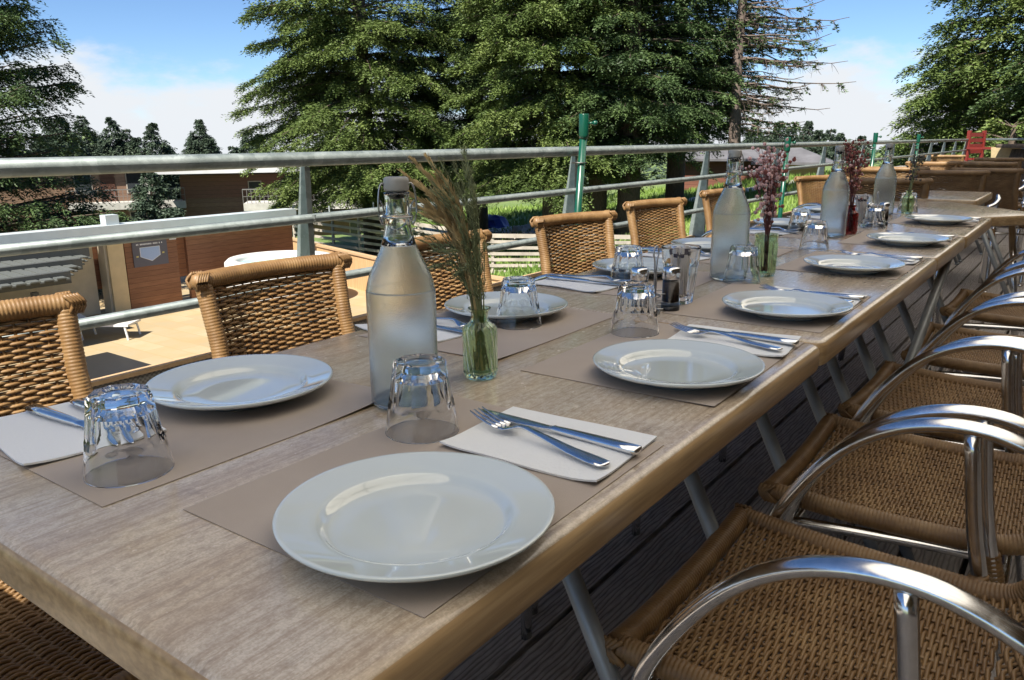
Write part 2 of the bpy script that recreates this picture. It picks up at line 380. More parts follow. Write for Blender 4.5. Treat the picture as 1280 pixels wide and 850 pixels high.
def make_chair():
    t = thing('wicker_armchair', 'honey wicker armchair', 'chair')
    weave(.018, .395, 18).build('seat', 'wicker', t, smooth=True)
    weave(.40, PT-.012, 15).build('backrest', 'wicker', t, smooth=True)
    ss = np.linspace(0, PT, 22)
    for sg in (-1, 1):
        f = MB(); wrapped(f, np.array([shell(s, np.array(1.0*sg))+np.array([0, 0, 0]) for s in ss]), .0175); f.build('side_roll', 'wicker', t, smooth=True)
    f = MB(); vs = np.linspace(-1.0, 1.0, 11); wrapped(f, np.array([shell(0., v)+np.array([.004, 0, 0]) for v in vs]), .0185, .0065, 12)
    for sg in (-1, 1):
        a = shell(0., np.array(1.0*sg))
        for q in range(4): f.tube(spline([a+np.array([.016-.008*q, .010*sg, .015]), a+np.array([.018-.004*q, .017*sg, .002]), a+np.array([.004-.006*q, .017*sg, -.014])], 6), .004, 5)
    f.build('front_roll', 'wicker', t, smooth=True)
    f = MB(); wrapped(f, np.array([shell(PT, v)+np.array([0, 0, .006]) for v in np.linspace(-1.04, 1.04, 11)]), .0185, .0065, 12)
    for sg in (-1, 1):
        a = shell(PT, np.array(1.06*sg))+np.array([0, 0, .006])
        for q in range(5):
            w = -.010+.005*q
            f.tube(spline([a+np.array([.012, -.006*sg+w*sg, .017]), a+np.array([.019, .004*sg+w*sg, .002]), a+np.array([.012, .0*sg+w*sg, -.016])], 7), .0036, 5)
            f.tube(spline([a+np.array([-.012, -.006*sg+w*sg, .017]), a+np.array([-.019, .004*sg+w*sg, .002]), a+np.array([-.012, .0*sg+w*sg, -.016])], 7), .0036, 5)
        f.lathe([(0, .017), (.012, .013), (.017, 0), (.012, -.013), (0, -.017)], 10, tuple(a))
    f.build('top_roll', 'wicker', t, smooth=True)
    for sg in (-1, 1):
        y = .250*sg
        arm = [(.222, y*.96, .0), (.222, y*.97, .18), (.215, y*.99, .33), (.195, y, .413), (.173, y, .468), (.127, y, .541), (.074, y, .60), (.016, y, .637), (-.046, y, .655), (-.104, y, .656), (-.152, y, .644), (-.19, y, .628), (-.228, y*.93, .603), (-.248, y*.80, .585)]
        f = MB(); f.tube(spline(arm, 60), .0112, 14, ratio=1.3, up=(0, 1, 0)); f.build('armrest', 'chrome', t, smooth=True)
        f = MB(); f.tube(spline([(-.085, y, .648), (-.105, y, .50), (-.135, y, .36), (-.17, y, .18), (-.20, y, 0)], 24), .0115, 12, up=(0, 1, 0)); f.lathe([(0, .014), (.014, .012), (.014, .002), (.012, 0), (0, 0)], 12, (-.20, y, 0)); f.build('leg', 'chrome', t, smooth=True)
    f = MB(); f.tube(spline([(.218, -.235, .37), (.20, -.2, .375), (.20, .2, .375), (.218, .235, .37)], 24), .010, 10); f.tube([(-.14, -.245, .36), (-.14, .245, .36)], .010, 10)
    for sg in (-1, 1): f.tube(spline([(.21, .235*sg, .39), (0, .215*sg, .40), (-.13, .20*sg, .40)], 12), .010, 10)
    f.build('seat_frame', 'chrome', t, smooth=True)
    for sg in (-1, 1): f = MB(); wrapped(f, [(-.118, sg*.247, .43), (-.126, sg*.247, .40), (-.132, sg*.247, .375)], .0155, .0065); f.build('binding', 'wicker', t, smooth=True)
    return t
chair = Once(make_chair())
GL = 'wicker armchairs along the railing side of the long table'; GR = 'wicker armchairs with metal arms on the deck side of the long table'
CH_L = [(-1.118, .45, .02, 'wicker armchair cut off by the left photo edge, nearest on the railing side'),
        (-1.118, 1.025, -.06, 'wicker armchair on the railing side behind the nearest left plate'),
        (-1.135, 1.585, -.04, 'wicker armchair on the railing side half hidden behind the dry grass bouquet'),
        (-1.175, 2.27, -.25, 'sunlit wicker armchair at the railing just below the tall green pole, turned slightly'),
        (-1.225, 3.01, -.22, 'sunlit wicker armchair at the railing behind the salt and pepper shakers'),
        (-1.255, 3.86, -.15, 'wicker armchair at the railing showing just left of the second bottle'),
        (-1.29, 5.50, -.35, 'wicker armchair at the railing seen between the second and the third bottle')]
for x, y, a, l in CH_L: chair((x, y, 0), a, l, GL)
CH_R = [(-.178, 1.02, 0, 'wicker armchair nearest the camera, its big shiny arm at the lower right'),
        (-.176, 1.60, .02, 'second wicker armchair from the camera in the row on the deck side'),
        (-.165, 2.145, -.02, 'third wicker armchair from the front on the deck side'),
        (-.150, 2.77, .03, 'fourth wicker armchair from the front on the deck side'),
        (-.145, 3.52, -.02, 'farthest wicker armchair on the deck side of the set tables')]
for x, y, a, l in CH_R: chair((x, y, 0), math.pi+a, l, GR)
GF = 'wicker armchairs of the farther terrace tables'
CH_F = [(-.98, 5.22, R(95), 'low dark wicker chair back right behind the lone glass at the far table end'),
        (-.63, 7.05, R(86), 'tall wicker chair back with vertical ribs at the right edge, beyond the angled table'),
        (-.85, 6.55, R(98), 'wide shaded wicker chair back behind the small grey table top'),
        (-1.30, 7.15, R(96), 'wicker chair back half in sun, left of the wide shaded one'),
        (-1.30, 8.75, R(98), 'wicker chair back below the sunlit far table, its right part in shade'),
        (-.80, 8.75, R(88), 'shaded wicker chair back peeking above the tall ribbed one'),
        (-1.02, 8.95, R(92), 'shaded wicker chair back beside the front one of the rightmost pair'),
        (-.88, 10.5, R(90), 'shaded wicker chair back under the dark red bench, farthest on the right'),
        (-1.62, 12.0, R(92), 'sunlit wicker chair back in front of the far railing posts'),
        (-1.40, 6.9, R(70), 'wicker chair back in sun behind the fourth bottle, left of it')]
for x, y, a, l in CH_F: chair((x, y, 0), a, l, GF, (1.05, 1.22, 1.03))

# ================================================================== TABLES
def slab(w, l, th=.045, rc=.022, poly=None):
    mb = MB()
    if poly is None:
        out = []
        for cx, cy, a0 in ((w/2-rc, l/2-rc, 0), (-w/2+rc, l/2-rc, 90), (-w/2+rc, -l/2+rc, 180), (w/2-rc, -l/2+rc, 270)):
            for k in range(5): a = R(a0+k*22.5); out.append((cx+rc*math.cos(a), cy+rc*math.sin(a), math.cos(a), math.sin(a)))
    else:
        out = []; n = len(poly); cx = sum(p[0] for p in poly)/n; cy = sum(p[1] for p in poly)/n
        for (x, y) in poly: d = math.hypot(x-cx, y-cy); out.append((x, y, (x-cx)/d, (y-cy)/d))
    rings = [(.008, -th, 1), (.002, -th+.003, 1), (0, -th+.010, 1), (0, -.013, 1), (.0012, -.008, 1), (.004, -.0035, 1), (.009, -.0008, 0), (.014, 0, 0)]
    n = len(out); V = []
    for ins, z, _ in rings: V += [(x-nx*ins, y-ny*ins, z) for x, y, nx, ny in out]
    mb.add(V, [tuple(range(n-1, -1, -1))], 1)
    b = mb.n-len(V)
    for k in range(len(rings)-1):
        for i in range(n):
            j = (i+1) % n; mb.f.append((b+k*n+i, b+k*n+j, b+(k+1)*n+j, b+(k+1)*n+i)); mb.mi.append(1 if rings[k][2] and k < 5 else 0)
    k = len(rings)-1; mb.f.append(tuple(b+k*n+i for i in range(n))); mb.mi.append(0)
    return mb
def table(name, label, x0, x1, y0, y1, legs, z=TZ, cross=False, group='wooden tables pushed end to end'):
    cx, cy = (x0+x1)/2, (y0+y1)/2; t = thing(name, label, 'table', (cx, cy, 0), 0, group)
    o = slab(x1-x0, y1-y0).build('tabletop', ['top', 'edge'], t, smooth=True, loc=(0, 0, z), angle=35)
    for ly in legs:
        for sg in (1, -1):
            f = MB(); f.tube([(sg*.13-.0, ly-cy+(0.012*sg), z-.05), (sg*.455, ly-cy+(0.012*sg), .012)], .0135, 12, up=(0, 1, 0)); f.lathe([(0, .02), (.017, .018), (.017, 0), (0, 0)], 12, (sg*.455, ly-cy+.012*sg, .0)); f.build('leg', 'leg', t, smooth=True)
    if cross:
        f = MB(); f.tube([((x1-x0)/2-.03, -(y1-y0)/2-.1, .42), ((x1-x0)/2-.04, (y1-y0)/2-.02, z-.05)], .015, 12); f.build('brace', 'leg', t, smooth=True)
    f = MB(); f.bar((0, -(y1-y0)/2+.08, z-.062), (0, (y1-y0)/2-.08, z-.062), .3, .03)
    f.build('under_frame', 'leg', t)
    return t
XR, XL = -.327, -1.052
table('dining_table', 'nearest wooden table, carrying the big front plate and the tall bottle', XL, XR, .232, 1.326, [.77, 1.15])
table('dining_table', 'second wooden table, carrying the third and fourth plates on the deck side', XL, XR, 1.331, 2.497, [1.5, 1.81, 2.02, 2.30])
table('dining_table', 'third wooden table, short, carrying the bottle beside the red vase', XL, XR-.003, 2.501, 3.098, [2.52, 2.90], cross=True)
table('dining_table', 'fourth wooden table, carrying the last plate before the angled table', XL, XR, 3.102, 3.90, [3.48])
t = thing('dining_table', 'angled wooden table closing the far end of the long table, corner pointing right', 'table', (-.62, 4.33, 0))
poly = [(-.15, 4.2), (-.62, 4.8), (-1.12, 4.5), (-1.05, 3.915), (-.37, 3.915)]
slab(0, 0, poly=[(x+.62, y-4.33) for x, y in poly]).build('tabletop', ['top', 'edge'], t, loc=(0, 0, TZ), angle=35)
for (x, y, dx, dy) in ((-.28, 4.25, .10, .02), (-.60, 4.62, .02, .12), (-.98, 4.38, -.1, .03), (-.85, 4.02, -.05, -.02)):
    f = MB(); f.tube([(x+.62, y-4.33, TZ-.045), (x+.62+dx, y-4.33+dy, 0)], .014, 12); f.build('leg', 'chrome', t, smooth=True)
GT = 'small terrace tables beyond the long table'
table('terrace_table', 'small grey topped table between the wicker chair backs just beyond the angled table', -.86, -.50, 4.95, 5.75, [5.2, 5.5], group=GT)
table('terrace_table', 'grey shaded table top in the middle of the far chairs', -1.42, -1.02, 8.2, 9.6, [8.5, 9.2], group=GT)
table('terrace_table', 'narrow sunlit far table in front of the far railing', -1.95, -1.42, 9.9, 10.7, [10.1, 10.5], group=GT)
table('terrace_table', 'sunlit table top left of the wide shaded chair back', -1.52, -1.12, 7.55, 8.05, [7.7, 7.9], group=GT)

# ================================================================== TABLEWARE
def make_plate():
    mb = MB(); pr = [(0, .0075), (.05, .0075), (.075, .0078), (.0775, .0088), (.0805, .0115), (.0835, .0152), (.0868, .0168), (.092, .0178), (.105, .0207), (.1160, .0238), (.1190, .0246), (.1205, .0238), (.1200, .0216), (.1165, .0186), (.10, .0145), (.088, .0095), (.072, .0035), (.068, .0), (.064, .0), (.062, .0025), (0, .0025)]
    mb.lathe(pr, 96); o = mb.build('dinner_plate', 'china', smooth=True); return tag(o, None, 'plate')
plate = Once(make_plate())
SET_R = [('A1', .361, .456, .692), ('A2', .912, 1.013, 1.248), ('A3', 1.395, 1.517, 1.70), ('A4', 2.05, 2.128, 2.375), ('A5', 2.69, 2.766, 2.965), ('A6', 3.43, 3.518, 3.70)]
SET_L = [('B1', .318, .601, .40), ('B2', .925, 1.205, 1.02), ('B3', 1.50, 1.79, 1.575), ('B4', 2.05, 2.30, 2.12), ('B5', 2.75, 3.06, 2.85), ('B6', 3.42, 3.75, 3.52)]
ORD_R = ['nearest the camera', 'second from the camera', 'third from the camera', 'fourth from the camera', 'fifth from the camera', 'farthest from the camera']
ORD_L = ORD_R
def ord_(i): return ORD_R[i]
PX_R = [-.438, -.448, -.451, -.471, -.458, -.480]; PX_L = [-.891, -.895, -.905, -.925, -.935, -.95]
def sheet(name, w, l, th, mat, curl=None, seed=0):
    """thin rounded sheet with real thickness; curl(x,y)->z"""
    nx, ny = 14, 18; V = []; F = []
    rng = random.Random(seed)
    for s in (1, 0):
        for j in range(ny+1):
            for i in range(nx+1):
                x = -w/2+w*i/nx; y = -l/2+l*j/ny; V.append((x, y, (curl(x, y) if curl else 0)+th*s))
    K = (nx+1)*(ny+1)
    for j in range(ny):
        for i in range(nx):
            a = j*(nx+1)+i; F.append((a, a+1, a+nx+2, a+nx+1)); F.append((K+a, K+a+nx+1, K+a+nx+2, K+a+1))
    ring = [i for i in range(nx+1)]+[j*(nx+1)+nx for j in range(1, ny+1)]+[ny*(nx+1)+i for i in range(nx-1, -1, -1)]+[j*(nx+1) for j in range(ny-1, 0, -1)]
    for a, b in zip(ring, ring[1:]+ring[:1]): F.append((b, a, K+a, K+b))
    mb = MB(); mb.add(V, F); return mb.build(name, mat)
def loft(mb, secs, seg=10, cap=True):
    """secs: (x,y,z, halfwidth_y, halfheight_z) along x"""
    V = []; n = len(secs)
    for (x, y, z, a, b) in secs:
        for k in range(seg):
            t = 2*math.pi*k/seg; c, s = math.cos(t), math.sin(t)
            V.append((x, y+a*math.copysign(abs(c)**.7, c), z+b*math.copysign(abs(s)**.7, s)))
    F = [(i*seg+k, i*seg+(k+1) % seg, (i+1)*seg+(k+1) % seg, (i+1)*seg+k) for i in range(n-1) for k in range(seg)]
    if cap: F += [tuple(range(seg-1, -1, -1)), tuple((n-1)*seg+k for k in range(seg))]
    mb.add(V, F)
def make_fork():
    mb = MB()
    loft(mb, [(.0, 0, .0035, .004, .0012), (.004, 0, .0035, .0095, .0016), (.02, 0, .0035, .0105, .0018), (.05, 0, .0045, .0085, .002), (.09, 0, .009, .0052, .002), (.118, 0, .0118, .0036, .0021), (.128, 0, .0113, .0038, .002), (.138, 0, .0075, .0075, .0013), (.146, 0, .0052, .0118, .0011), (.158, 0, .0048, .0125, .001)], 12)
    for k in range(4):
        y = -.0099+.0066*k
        loft(mb, [(.156, y, .0048, .0024, .001), (.17, y, .0056, .0019, .0011), (.19, y*1.0, .0092, .0015, .001), (.204, y*.98, .0135, .0007, .0006)], 8)
    return tag(mb.build('fork', 'steel', smooth=True), None, 'fork')
def make_knife():
    mb = MB()
    loft(mb, [(.0, 0, .005, .006, .003), (.002, 0, .005, .0088, .0042), (.03, 0, .005, .0084, .0042), (.09, 0, .005, .0066, .0036), (.108, 0, .005, .0056, .003), (.112, 0, .005, .0062, .0032), (.115, 0, .005, .005, .0018), (.125, .001, .005, .0062, .0011), (.16, .0015, .0045, .0092, .0009), (.195, .001, .004, .0094, .0008), (.212, -.001, .004, .0066, .0007), (.222, -.004, .004, .0018, .0005)], 12)
    return tag(mb.build('table_knife', 'steel', smooth=True), None, 'knife')
fork = Once(make_fork()); knife = Once(make_knife())
rng = random.Random(3)
for side, S, PX in (('deck', SET_R, PX_R), ('railing', SET_L, PX_L)):
    for i, (nm, y0, py, ny) in enumerate(S):
        sd = 'deck side' if side == 'deck' else 'railing side'
        mx = -.503 if side == 'deck' else -.862; rz = .0087+rng.uniform(-.012, .012)
        if side == 'deck' and i == 0: mx, rz = -.4965, .0087
        seed = i
        cs = rng.choice([(1, 1), (1, -1), (-1, 1)]); ca = .008 if nm == 'B1' else rng.uniform(.001, .004); cs = (1, 1) if nm == 'B1' else cs
        curl = lambda x, y, cs=cs, ca=ca: ca*max(0, (y*cs[1]-.02)/.18)**2*max(0, x*cs[0]/.15)**2
        m_ = sheet('placemat', .30, .40, .0005, 'mat', curl); m_.location = (mx, y0+.20, TZ+.0006); m_.rotation_euler = (0, 0, rz)
        tag(m_, f'brown paper placemat on the {sd} under the plate {ord_(i)}', 'placemat', 'brown paper placemats')
        plate((PX[i], py, TZ+.0014), rng.uniform(0, 6), f'white dinner plate on the {sd} of the table, {ord_(i)}' , 'white dinner plates')
        nx = -.455 if side == 'deck' else -.95
        nw, nl = .195, .150
        na = 0.05 if side == 'deck' else -.12
        if i: na += rng.uniform(-.06, .06)
        q = sheet('napkin', nw, nl, .0022, 'napkin', lambda x, y, i=i: .0014*math.sin(x*34+i)*math.sin(y*26+1+i)+.0014+.004*max(0, (abs(x)-.06)/.04)**2*max(0, (-y-.03)/.045)**2, i); q.location = (nx, ny, TZ+.0016); q.rotation_euler = (0, 0, na)
        tag(q, f'folded white paper napkin on the {sd} beside the plate {ord_(i)}', 'napkin', 'folded white paper napkins')
        zz = TZ+.0055
        if side == 'deck':
            knife((-.352, ny+.018, zz), math.pi-.03+rng.uniform(-.03, .03), f'steel knife on the {sd} napkin {ord_(i)}', 'steel table knives')
            fork((-.362, ny-.034, zz+.001), math.pi-.20+rng.uniform(-.03, .05), f'steel fork crossing the knife tip on the {sd} napkin {ord_(i)}', 'steel forks')
        else:
            knife((-1.045, ny+.0, zz), .05+rng.uniform(-.03, .03), f'steel knife on the {sd} napkin {ord_(i)}', 'steel table knives')
            fork((-1.03, ny+.048, zz+.001), -.05+rng.uniform(-.05, .03), f'steel fork on the {sd} napkin {ord_(i)}', 'steel forks')

# faceted tumblers, upside down (rim at z=0)
def tumbler(upright=False, h=.087, rr=.0435, rb=.031, NF=9):
    mb = MB(); seg = 72
    def rad(z):                                # z from rim 0 to h
        return rr+(rb-rr)*z/h
    def fn(r, z, t):
        if z < .030 or r < .02: return r
        k = min(1, (z-.030)/.010)
        ph = (t*NF/(2*math.pi)) % 1.0; a = (ph-.5)*2*math.pi/NF
        facet = math.cos(math.pi/NF)/math.cos(a)
        zz = min(1, max(0, (h-z)/.006+.35))
        arch = 1 if z > .030+.011*(2*abs(ph-.5))**2 else 0
        return r*(1-k*arch*(1-facet)*1.25) - k*arch*.0004
    outer = [(rr-.0010, 0.0), (rr-.0003, .0002), (rr, .001)]+[(rad(z), z) for z in np.concatenate([np.linspace(.006, .029, 5), np.linspace(.0305, .045, 9), np.linspace(.049, h-.004, 8)])]+[(rb-.0008, h-.0012), (rb-.003, h), (rb-.010, h-.0006), (rb-.014, h-.0025), (0, h-.0028)]
    inner = [(0, h-.013), (rb-.012, h-.0135), (rb-.006, h-.018)]+[(rad(z)-.0032+.0014*max(0, 1-z/.03), z) for z in np.linspace(h-.022, .004, 12)]+[(rr-.0017, .0006)]
    n_out = len(outer); prof_ = outer+inner; cnt_ = [0]
    V = []; F = []; idx = []
    for i_, (r, z) in enumerate(prof_):
        if r < 1e-6: idx.append([len(V)]); V.append((0, 0, z)); continue
        row = []
        for j in range(seg):
            t = 2*math.pi*j/seg; q = fn(r, z, t) if i_ < n_out else r; row.append(len(V)); V.append((q*math.cos(t), q*math.sin(t), z))
        idx.append(row)
    for a, b in zip(idx, idx[1:]+idx[:1]):
        for j in range(seg):
            k = (j+1) % seg
            if len(a) == 1 and len(b) == 1: continue
            if len(a) == 1: F.append((a[0], b[j], b[k]))
            elif len(b) == 1: F.append((a[j], b[0], a[k]))
            else: F.append((a[j], b[j], b[k], a[k]))
    mb.add(V, F)
    if upright:
        for a in mb.v: a[:, 2] = h-a[:, 2]; a[:, 0] *= -1
    return mb
def make_glass():
    mb = tumbler(); o = mb.build('tumbler', 'glass', recalc=True, angle=16); return tag(o, None, 'glass')
glass = Once(make_glass()); GG = 'upturned faceted tumblers'
GL_ = [((-.600, .640), 'upturned faceted tumbler at the corner of the big front plate, just before the tall bottle'),
       ((-.772, .378), 'upturned faceted tumbler at the left, in front of the napkin with the knife under it'),
       ((-.826, 1.150), 'upturned faceted tumbler between the green vase and the second railing side plate'),
       ((-.622, 1.218), 'upturned faceted tumbler behind the second deck side plate, in front of the pepper mill'),
       ((-.870, 1.66), 'upturned faceted tumbler behind the salt shaker'),
       ((-.648, 1.815), 'upturned faceted tumbler in front of the green vase of pink flowers'),
       ((-.672, 2.50), 'upturned faceted tumbler behind the fourth deck side plate, before the third bottle'),
       ((-.835, 2.90), 'upturned faceted tumbler just left of the third bottle'),
       ((-.655, 3.22), 'upturned faceted tumbler before the fourth bottle with the wire loop behind it'),
       ((-.672, 3.98), 'upturned faceted tumbler alone at the far end, right of the fourth bottle')]
for (x, y), l in GL_: glass((x, y, TZ+.0012), rng.uniform(0, 6), l, GG)

# swing top bottles
def make_bottle():
    t = thing('swing_top_bottle', None, 'bottle')
    H = [(.0, .0), (.030, .0), (.040, .002), (.0432, .008), (.0437, .02), (.0437, .145), (.0430, .160), (.0395, .176), (.0330, .192), (.0265, .206), (.0215, .219)]
    HS = [(0, 0)]+[(a[0], a[2]) for a in spline([(r, 0, z) for r, z in H[1:]], 60)]
    IN = [(max(.001, r-.0030), max(z, .007)) for r, z in HS[2:]][::-1]
    mb = MB(); mb.lathe(HS+IN+[(0, .007)], 72); mb.build('body', 'frost', t, recalc=True)
    K = [(.0215, .2192), (.0187, .230), (.0163, .2425), (.0150, .252), (.0172, .2535), (.0176, .2555), (.0170, .2575), (.0152, .2590), (.0150, .280), (.0156, .283), (.0154, .2865)]
    mb = MB(); mb.lathe(K+[(r-.0028, z) for r, z in K][::-1]+[K[0]], 48); mb.build('neck', 'neck', t, recalc=True)
    mb = MB(); mb.lathe([(.0, .306), (.0125, .306), (.0148, .3045), (.0155, .301), (.0155, .2915), (.0148, .2885), (.0125, .2878), (0, .2878)], 40); c = mb.build('stopper', 'cap', t, smooth=True)
    mb = MB(); mb.lathe([(0, .2882), (.0128, .2882), (.0128, .2862), (.009, .279), (0, .277)], 32); mb.build('gasket', 'black', c, smooth=True)
    mb = MB()
    for sg in (1, -1):
        mb.tube(spline([(0, .0150*sg, .297), (0, .0185*sg, .2975), (.002, .0215*sg, .290), (.003, .0235*sg, .272), (.003, .0225*sg, .255), (.001, .0195*sg, .246), (-.003, .0188*sg, .249), (-.002, .0186*sg, .256)], 26), .0012, 6)
        mb.tube(spline([(.003, .021*sg, .276), (.0, .018*sg, .270), (0, .0165*sg, .262), (0, .0178*sg, .2555)], 10), .0011, 6)
    a = np.linspace(0, 2*math.pi, 40); mb.tube(np.stack([.0182*np.cos(a), .0182*np.sin(a), .2555+0*a], -1), .0011, 6, cap=False)
    mb.tube(spline([(-.002, .0188, .252), (-.017, .014, .243), (-.0215, 0, .236), (-.017, -.014, .243), (-.002, -.0188, .252)], 24), .0012, 6)
    mb.build('wire_bail', 'wire', t, smooth=True)
    return t
bottle = Once(make_bottle()); GB = 'frosted swing top water bottles'
bottle((-.688, .704, TZ+.001), R(-35), 'tall frosted swing top bottle nearest the camera, left of the dry grass vase', GB, (1, 1, .945))
bottle((-.690, 1.835, TZ+.001), R(-30), 'frosted swing top bottle in the middle of the table, left of the pink flowers', GB)
bottle((-.712, 2.86, TZ+.001), R(-28), 'frosted swing top bottle just left of the dark red vase', GB)
bottle((-.742, 3.80, TZ+.001), R(-20), 'farthest frosted swing top bottle, behind the wire loop', GB)

# vases and bouquets
def vase(x, y, label, mat, prof_, ribs, twist, name='glass_vase'):
    mb = MB(); zt = max(z for r, z in prof_)
    def fn(r, z, t):
        if .006 < z < zt*.80: return r*(1+.055*math.cos(ribs*t+twist*z))
        return r
    P = spline([(r, 0, z) for r, z in prof_], 40); pr = [(max(a[0], 0), a[2]) for a in P]
    mb.lathe([(0, 0)]+pr+[(max(r-.0030, .001), max(z, .008)) for r, z in pr][::-1]+[(0, .008)], 96, fn=fn)
    o = mb.build(name, mat, recalc=True, loc=(x, y, TZ+.001)); return tag(o, label, 'vase')
V1 = [(.021, .0), (.0235, .006), (.0238, .03), (.0238, .066), (.0225, .074), (.0165, .0795), (.0128, .084), (.0122, .094), (.0150, .099), (.0165, .1015)]
vase(-.680, .852, 'small green glass vase with twisted ribs and a narrow neck holding dry grass', 'green_glass', V1, 16, 130)
vase(-.635, 1.935, 'straight green ribbed glass vase holding dried pink flowers', 'green_glass', [(.022, 0), (.0245, .004), (.0255, .03), (.027, .07), (.028, .098), (.0285, .104)], 22, 12)
vase(-.680, 2.965, 'small dark red glass vase with diamond ribs', 'red_glass', V1, 14, 150)
vase(-.665, 3.93, 'small pale green vase behind the fourth bottle holding dark seedheads', 'green_glass', V1, 16, 100)
def bouquet(name, label, base, spec, z_neck=.1):
    """spec: list of (count, height, spread_vec, jitter, kind, stem_mat, head_mat)"""
    t = thing(name, label, 'bouquet', (base[0], base[1], TZ+.012)); rg = random.Random(int(base[1]*100))
    for (cnt, h, lean, jit, kind, sm, hm) in spec:
        st = MB(); hd = MB()
        for k in range(cnt):
            hh = h*rg.uniform(.78, 1.05); a = rg.uniform(0, 6.28); rr = rg.uniform(0, 1)**.5*jit
            tip = np.array([lean[0]+rr*math.cos(a), lean[1]+rr*math.sin(a), hh]); b0 = np.array([rg.uniform(-.008, .008), rg.uniform(-.008, .008), .0])
            nk = np.array([lean[0]*.06+rg.uniform(-.006, .006), lean[1]*.06+rg.uniform(-.006, .006), z_neck])
            P = spline([b0, nk, nk*.45+tip*.55+np.array([-lean[0]*.14, -lean[1]*.14, .03]), tip], 14); st.tube(P, np.linspace(.0011, .0005, 14), 4, cap=False)
            if kind == 'plume':
                for q in range(130):
                    u = rg.uniform(.50, 1.0)**.9; i = min(12, int(u*13)); p0 = P[i]+(P[i+1]-P[i])*rg.random(); d = P[i+1]-P[i]; d = d/np.linalg.norm(d)
                    o_ = np.array([rg.gauss(0, 1), rg.gauss(0, 1), rg.gauss(0, .6)]); o_ /= np.linalg.norm(o_)
                    L = rg.uniform(.010, .024)*(1.25-u*.6); e = p0+d*L+o_*L*.30; w = np.cross(d, o_)*.0018
                    hd.add([p0-w, p0+w, e+w*.5, e-w*.5], [(0, 1, 2, 3)])
            elif kind == 'feather':
                for q in range(46):
                    u = rg.uniform(.42, 1.0); i = min(12, int(u*13)); p0 = P[i]; d = P[i+1]-P[i]; d = d/np.linalg.norm(d)
                    o_ = np.array([rg.gauss(0, 1), rg.gauss(0, 1), rg.gauss(0, .7)]); o_ /= np.linalg.norm(o_)
                    L = rg.uniform(.012, .03); e = p0+d*L*.8+o_*L*.6; w = np.cross(d, o_)*.0007
                    hd.add([p0-w, p0+w, e], [(0, 1, 2)])
                    m_ = (p0+e)/2; e2 = m_+d*L*.3-o_*L*.25; hd.add([m_-w, m_+w, e2], [(0, 1, 2)])
            else:
                for q in range(9):
                    u = rg.uniform(.45, 1.0); i = min(12, int(u*13)); p0 = P[i]
                    e = p0+np.array([rg.gauss(0, .013), rg.gauss(0, .013), rg.uniform(.0, .022)]); st.tube([p0, e], .0004, 3, cap=False)
                    rr2 = rg.uniform(.0028, .0058); hd.lathe([(0, rr2), (rr2*.8, rr2*.6), (rr2, 0), (rr2*.6, -rr2*.8), (0, -rr2)], 5, tuple(e))
        st.build('stem', sm, t); hd.build('seedhead' if kind != 'flower' else 'flower_head', hm, t)
    return t
bouquet('dried_grass_bouquet', 'bouquet of dry tan plumes and green grasses leaning left out of the green vase', (-.680, .852), [
    (15, .285, (-.060, -.050), .030, 'plume', 'dry', 'dry'), (20, .30, (-.035, -.028), .045, 'feather', 'drygreen', 'drygreen'), (5, .245, (-.105, -.085), .03, 'feather', 'drygreen', 'drygreen'), (1, .355, (-.012, -.012), .002, 'feather', 'drygreen', 'drygreen'), (7, .17, (-.05, -.03), .05, 'feather', 'drygreen', 'drygreen'), (6, .2, (-.01, -.0), .02, 'feather', 'drygreen', 'drygreen')], .088)
bouquet('dried_flower_bouquet', 'bouquet of dried dusty pink flowers standing in the straight green vase', (-.635, 1.935), [(20, .30, (-.012, -.01), .05, 'flower', 'dkstem', 'pink'), (8, .27, (.02, .02), .05, 'flower', 'dkstem', 'maroon')], .09)
bouquet('dried_flower_bouquet', 'bouquet of dried dark red flowers standing in the red vase', (-.680, 2.965), [(20, .31, (-.01, 0), .05, 'flower', 'dkstem', 'maroon'), (6, .28, (.0, .0), .05, 'flower', 'dkstem', 'pink')], .09)
bouquet('dried_flower_bouquet', 'bouquet of dark seedheads standing behind the fourth bottle', (-.665, 3.93), [(12, .27, (.03, .02), .04, 'flower', 'drygreen', 'dkflower')], .09)

# condiments
def shaker(x, y, label, fill):
    t = thing('pepper_mill' if fill == 'pepper' else 'salt_shaker', label, 'shaker', (x, y, TZ+.001))
    mb = MB(); mb.lathe([(0, .001), (.016, .001), (.018, .004), (.0185, .014), (.0170, .016), (.0168, .062), (0, .062)], 28); mb.build('jar', 'glass', t, recalc=True)
    mb = MB(); mb.lathe([(0, .017), (.0150, .017), (.0150, .054 if fill == 'pepper' else .045), (0, .055 if fill == 'pepper' else .044)], 20); mb.build('filling', fill, t, smooth=True)
    mb = MB(); mb.lathe([(0, .0), (.0178, .0), (.0184, .002), (.0184, .009), (0, .009)], 24); mb.build('base', 'black', t, smooth=True)
    mb = MB(); mb.lathe([(0, .088), (.014, .087), (.0172, .084), (.0178, .078), (.0178, .064), (.0165, .0625), (0, .0625)], 28); mb.build('cap', 'steel', t, smooth=True)
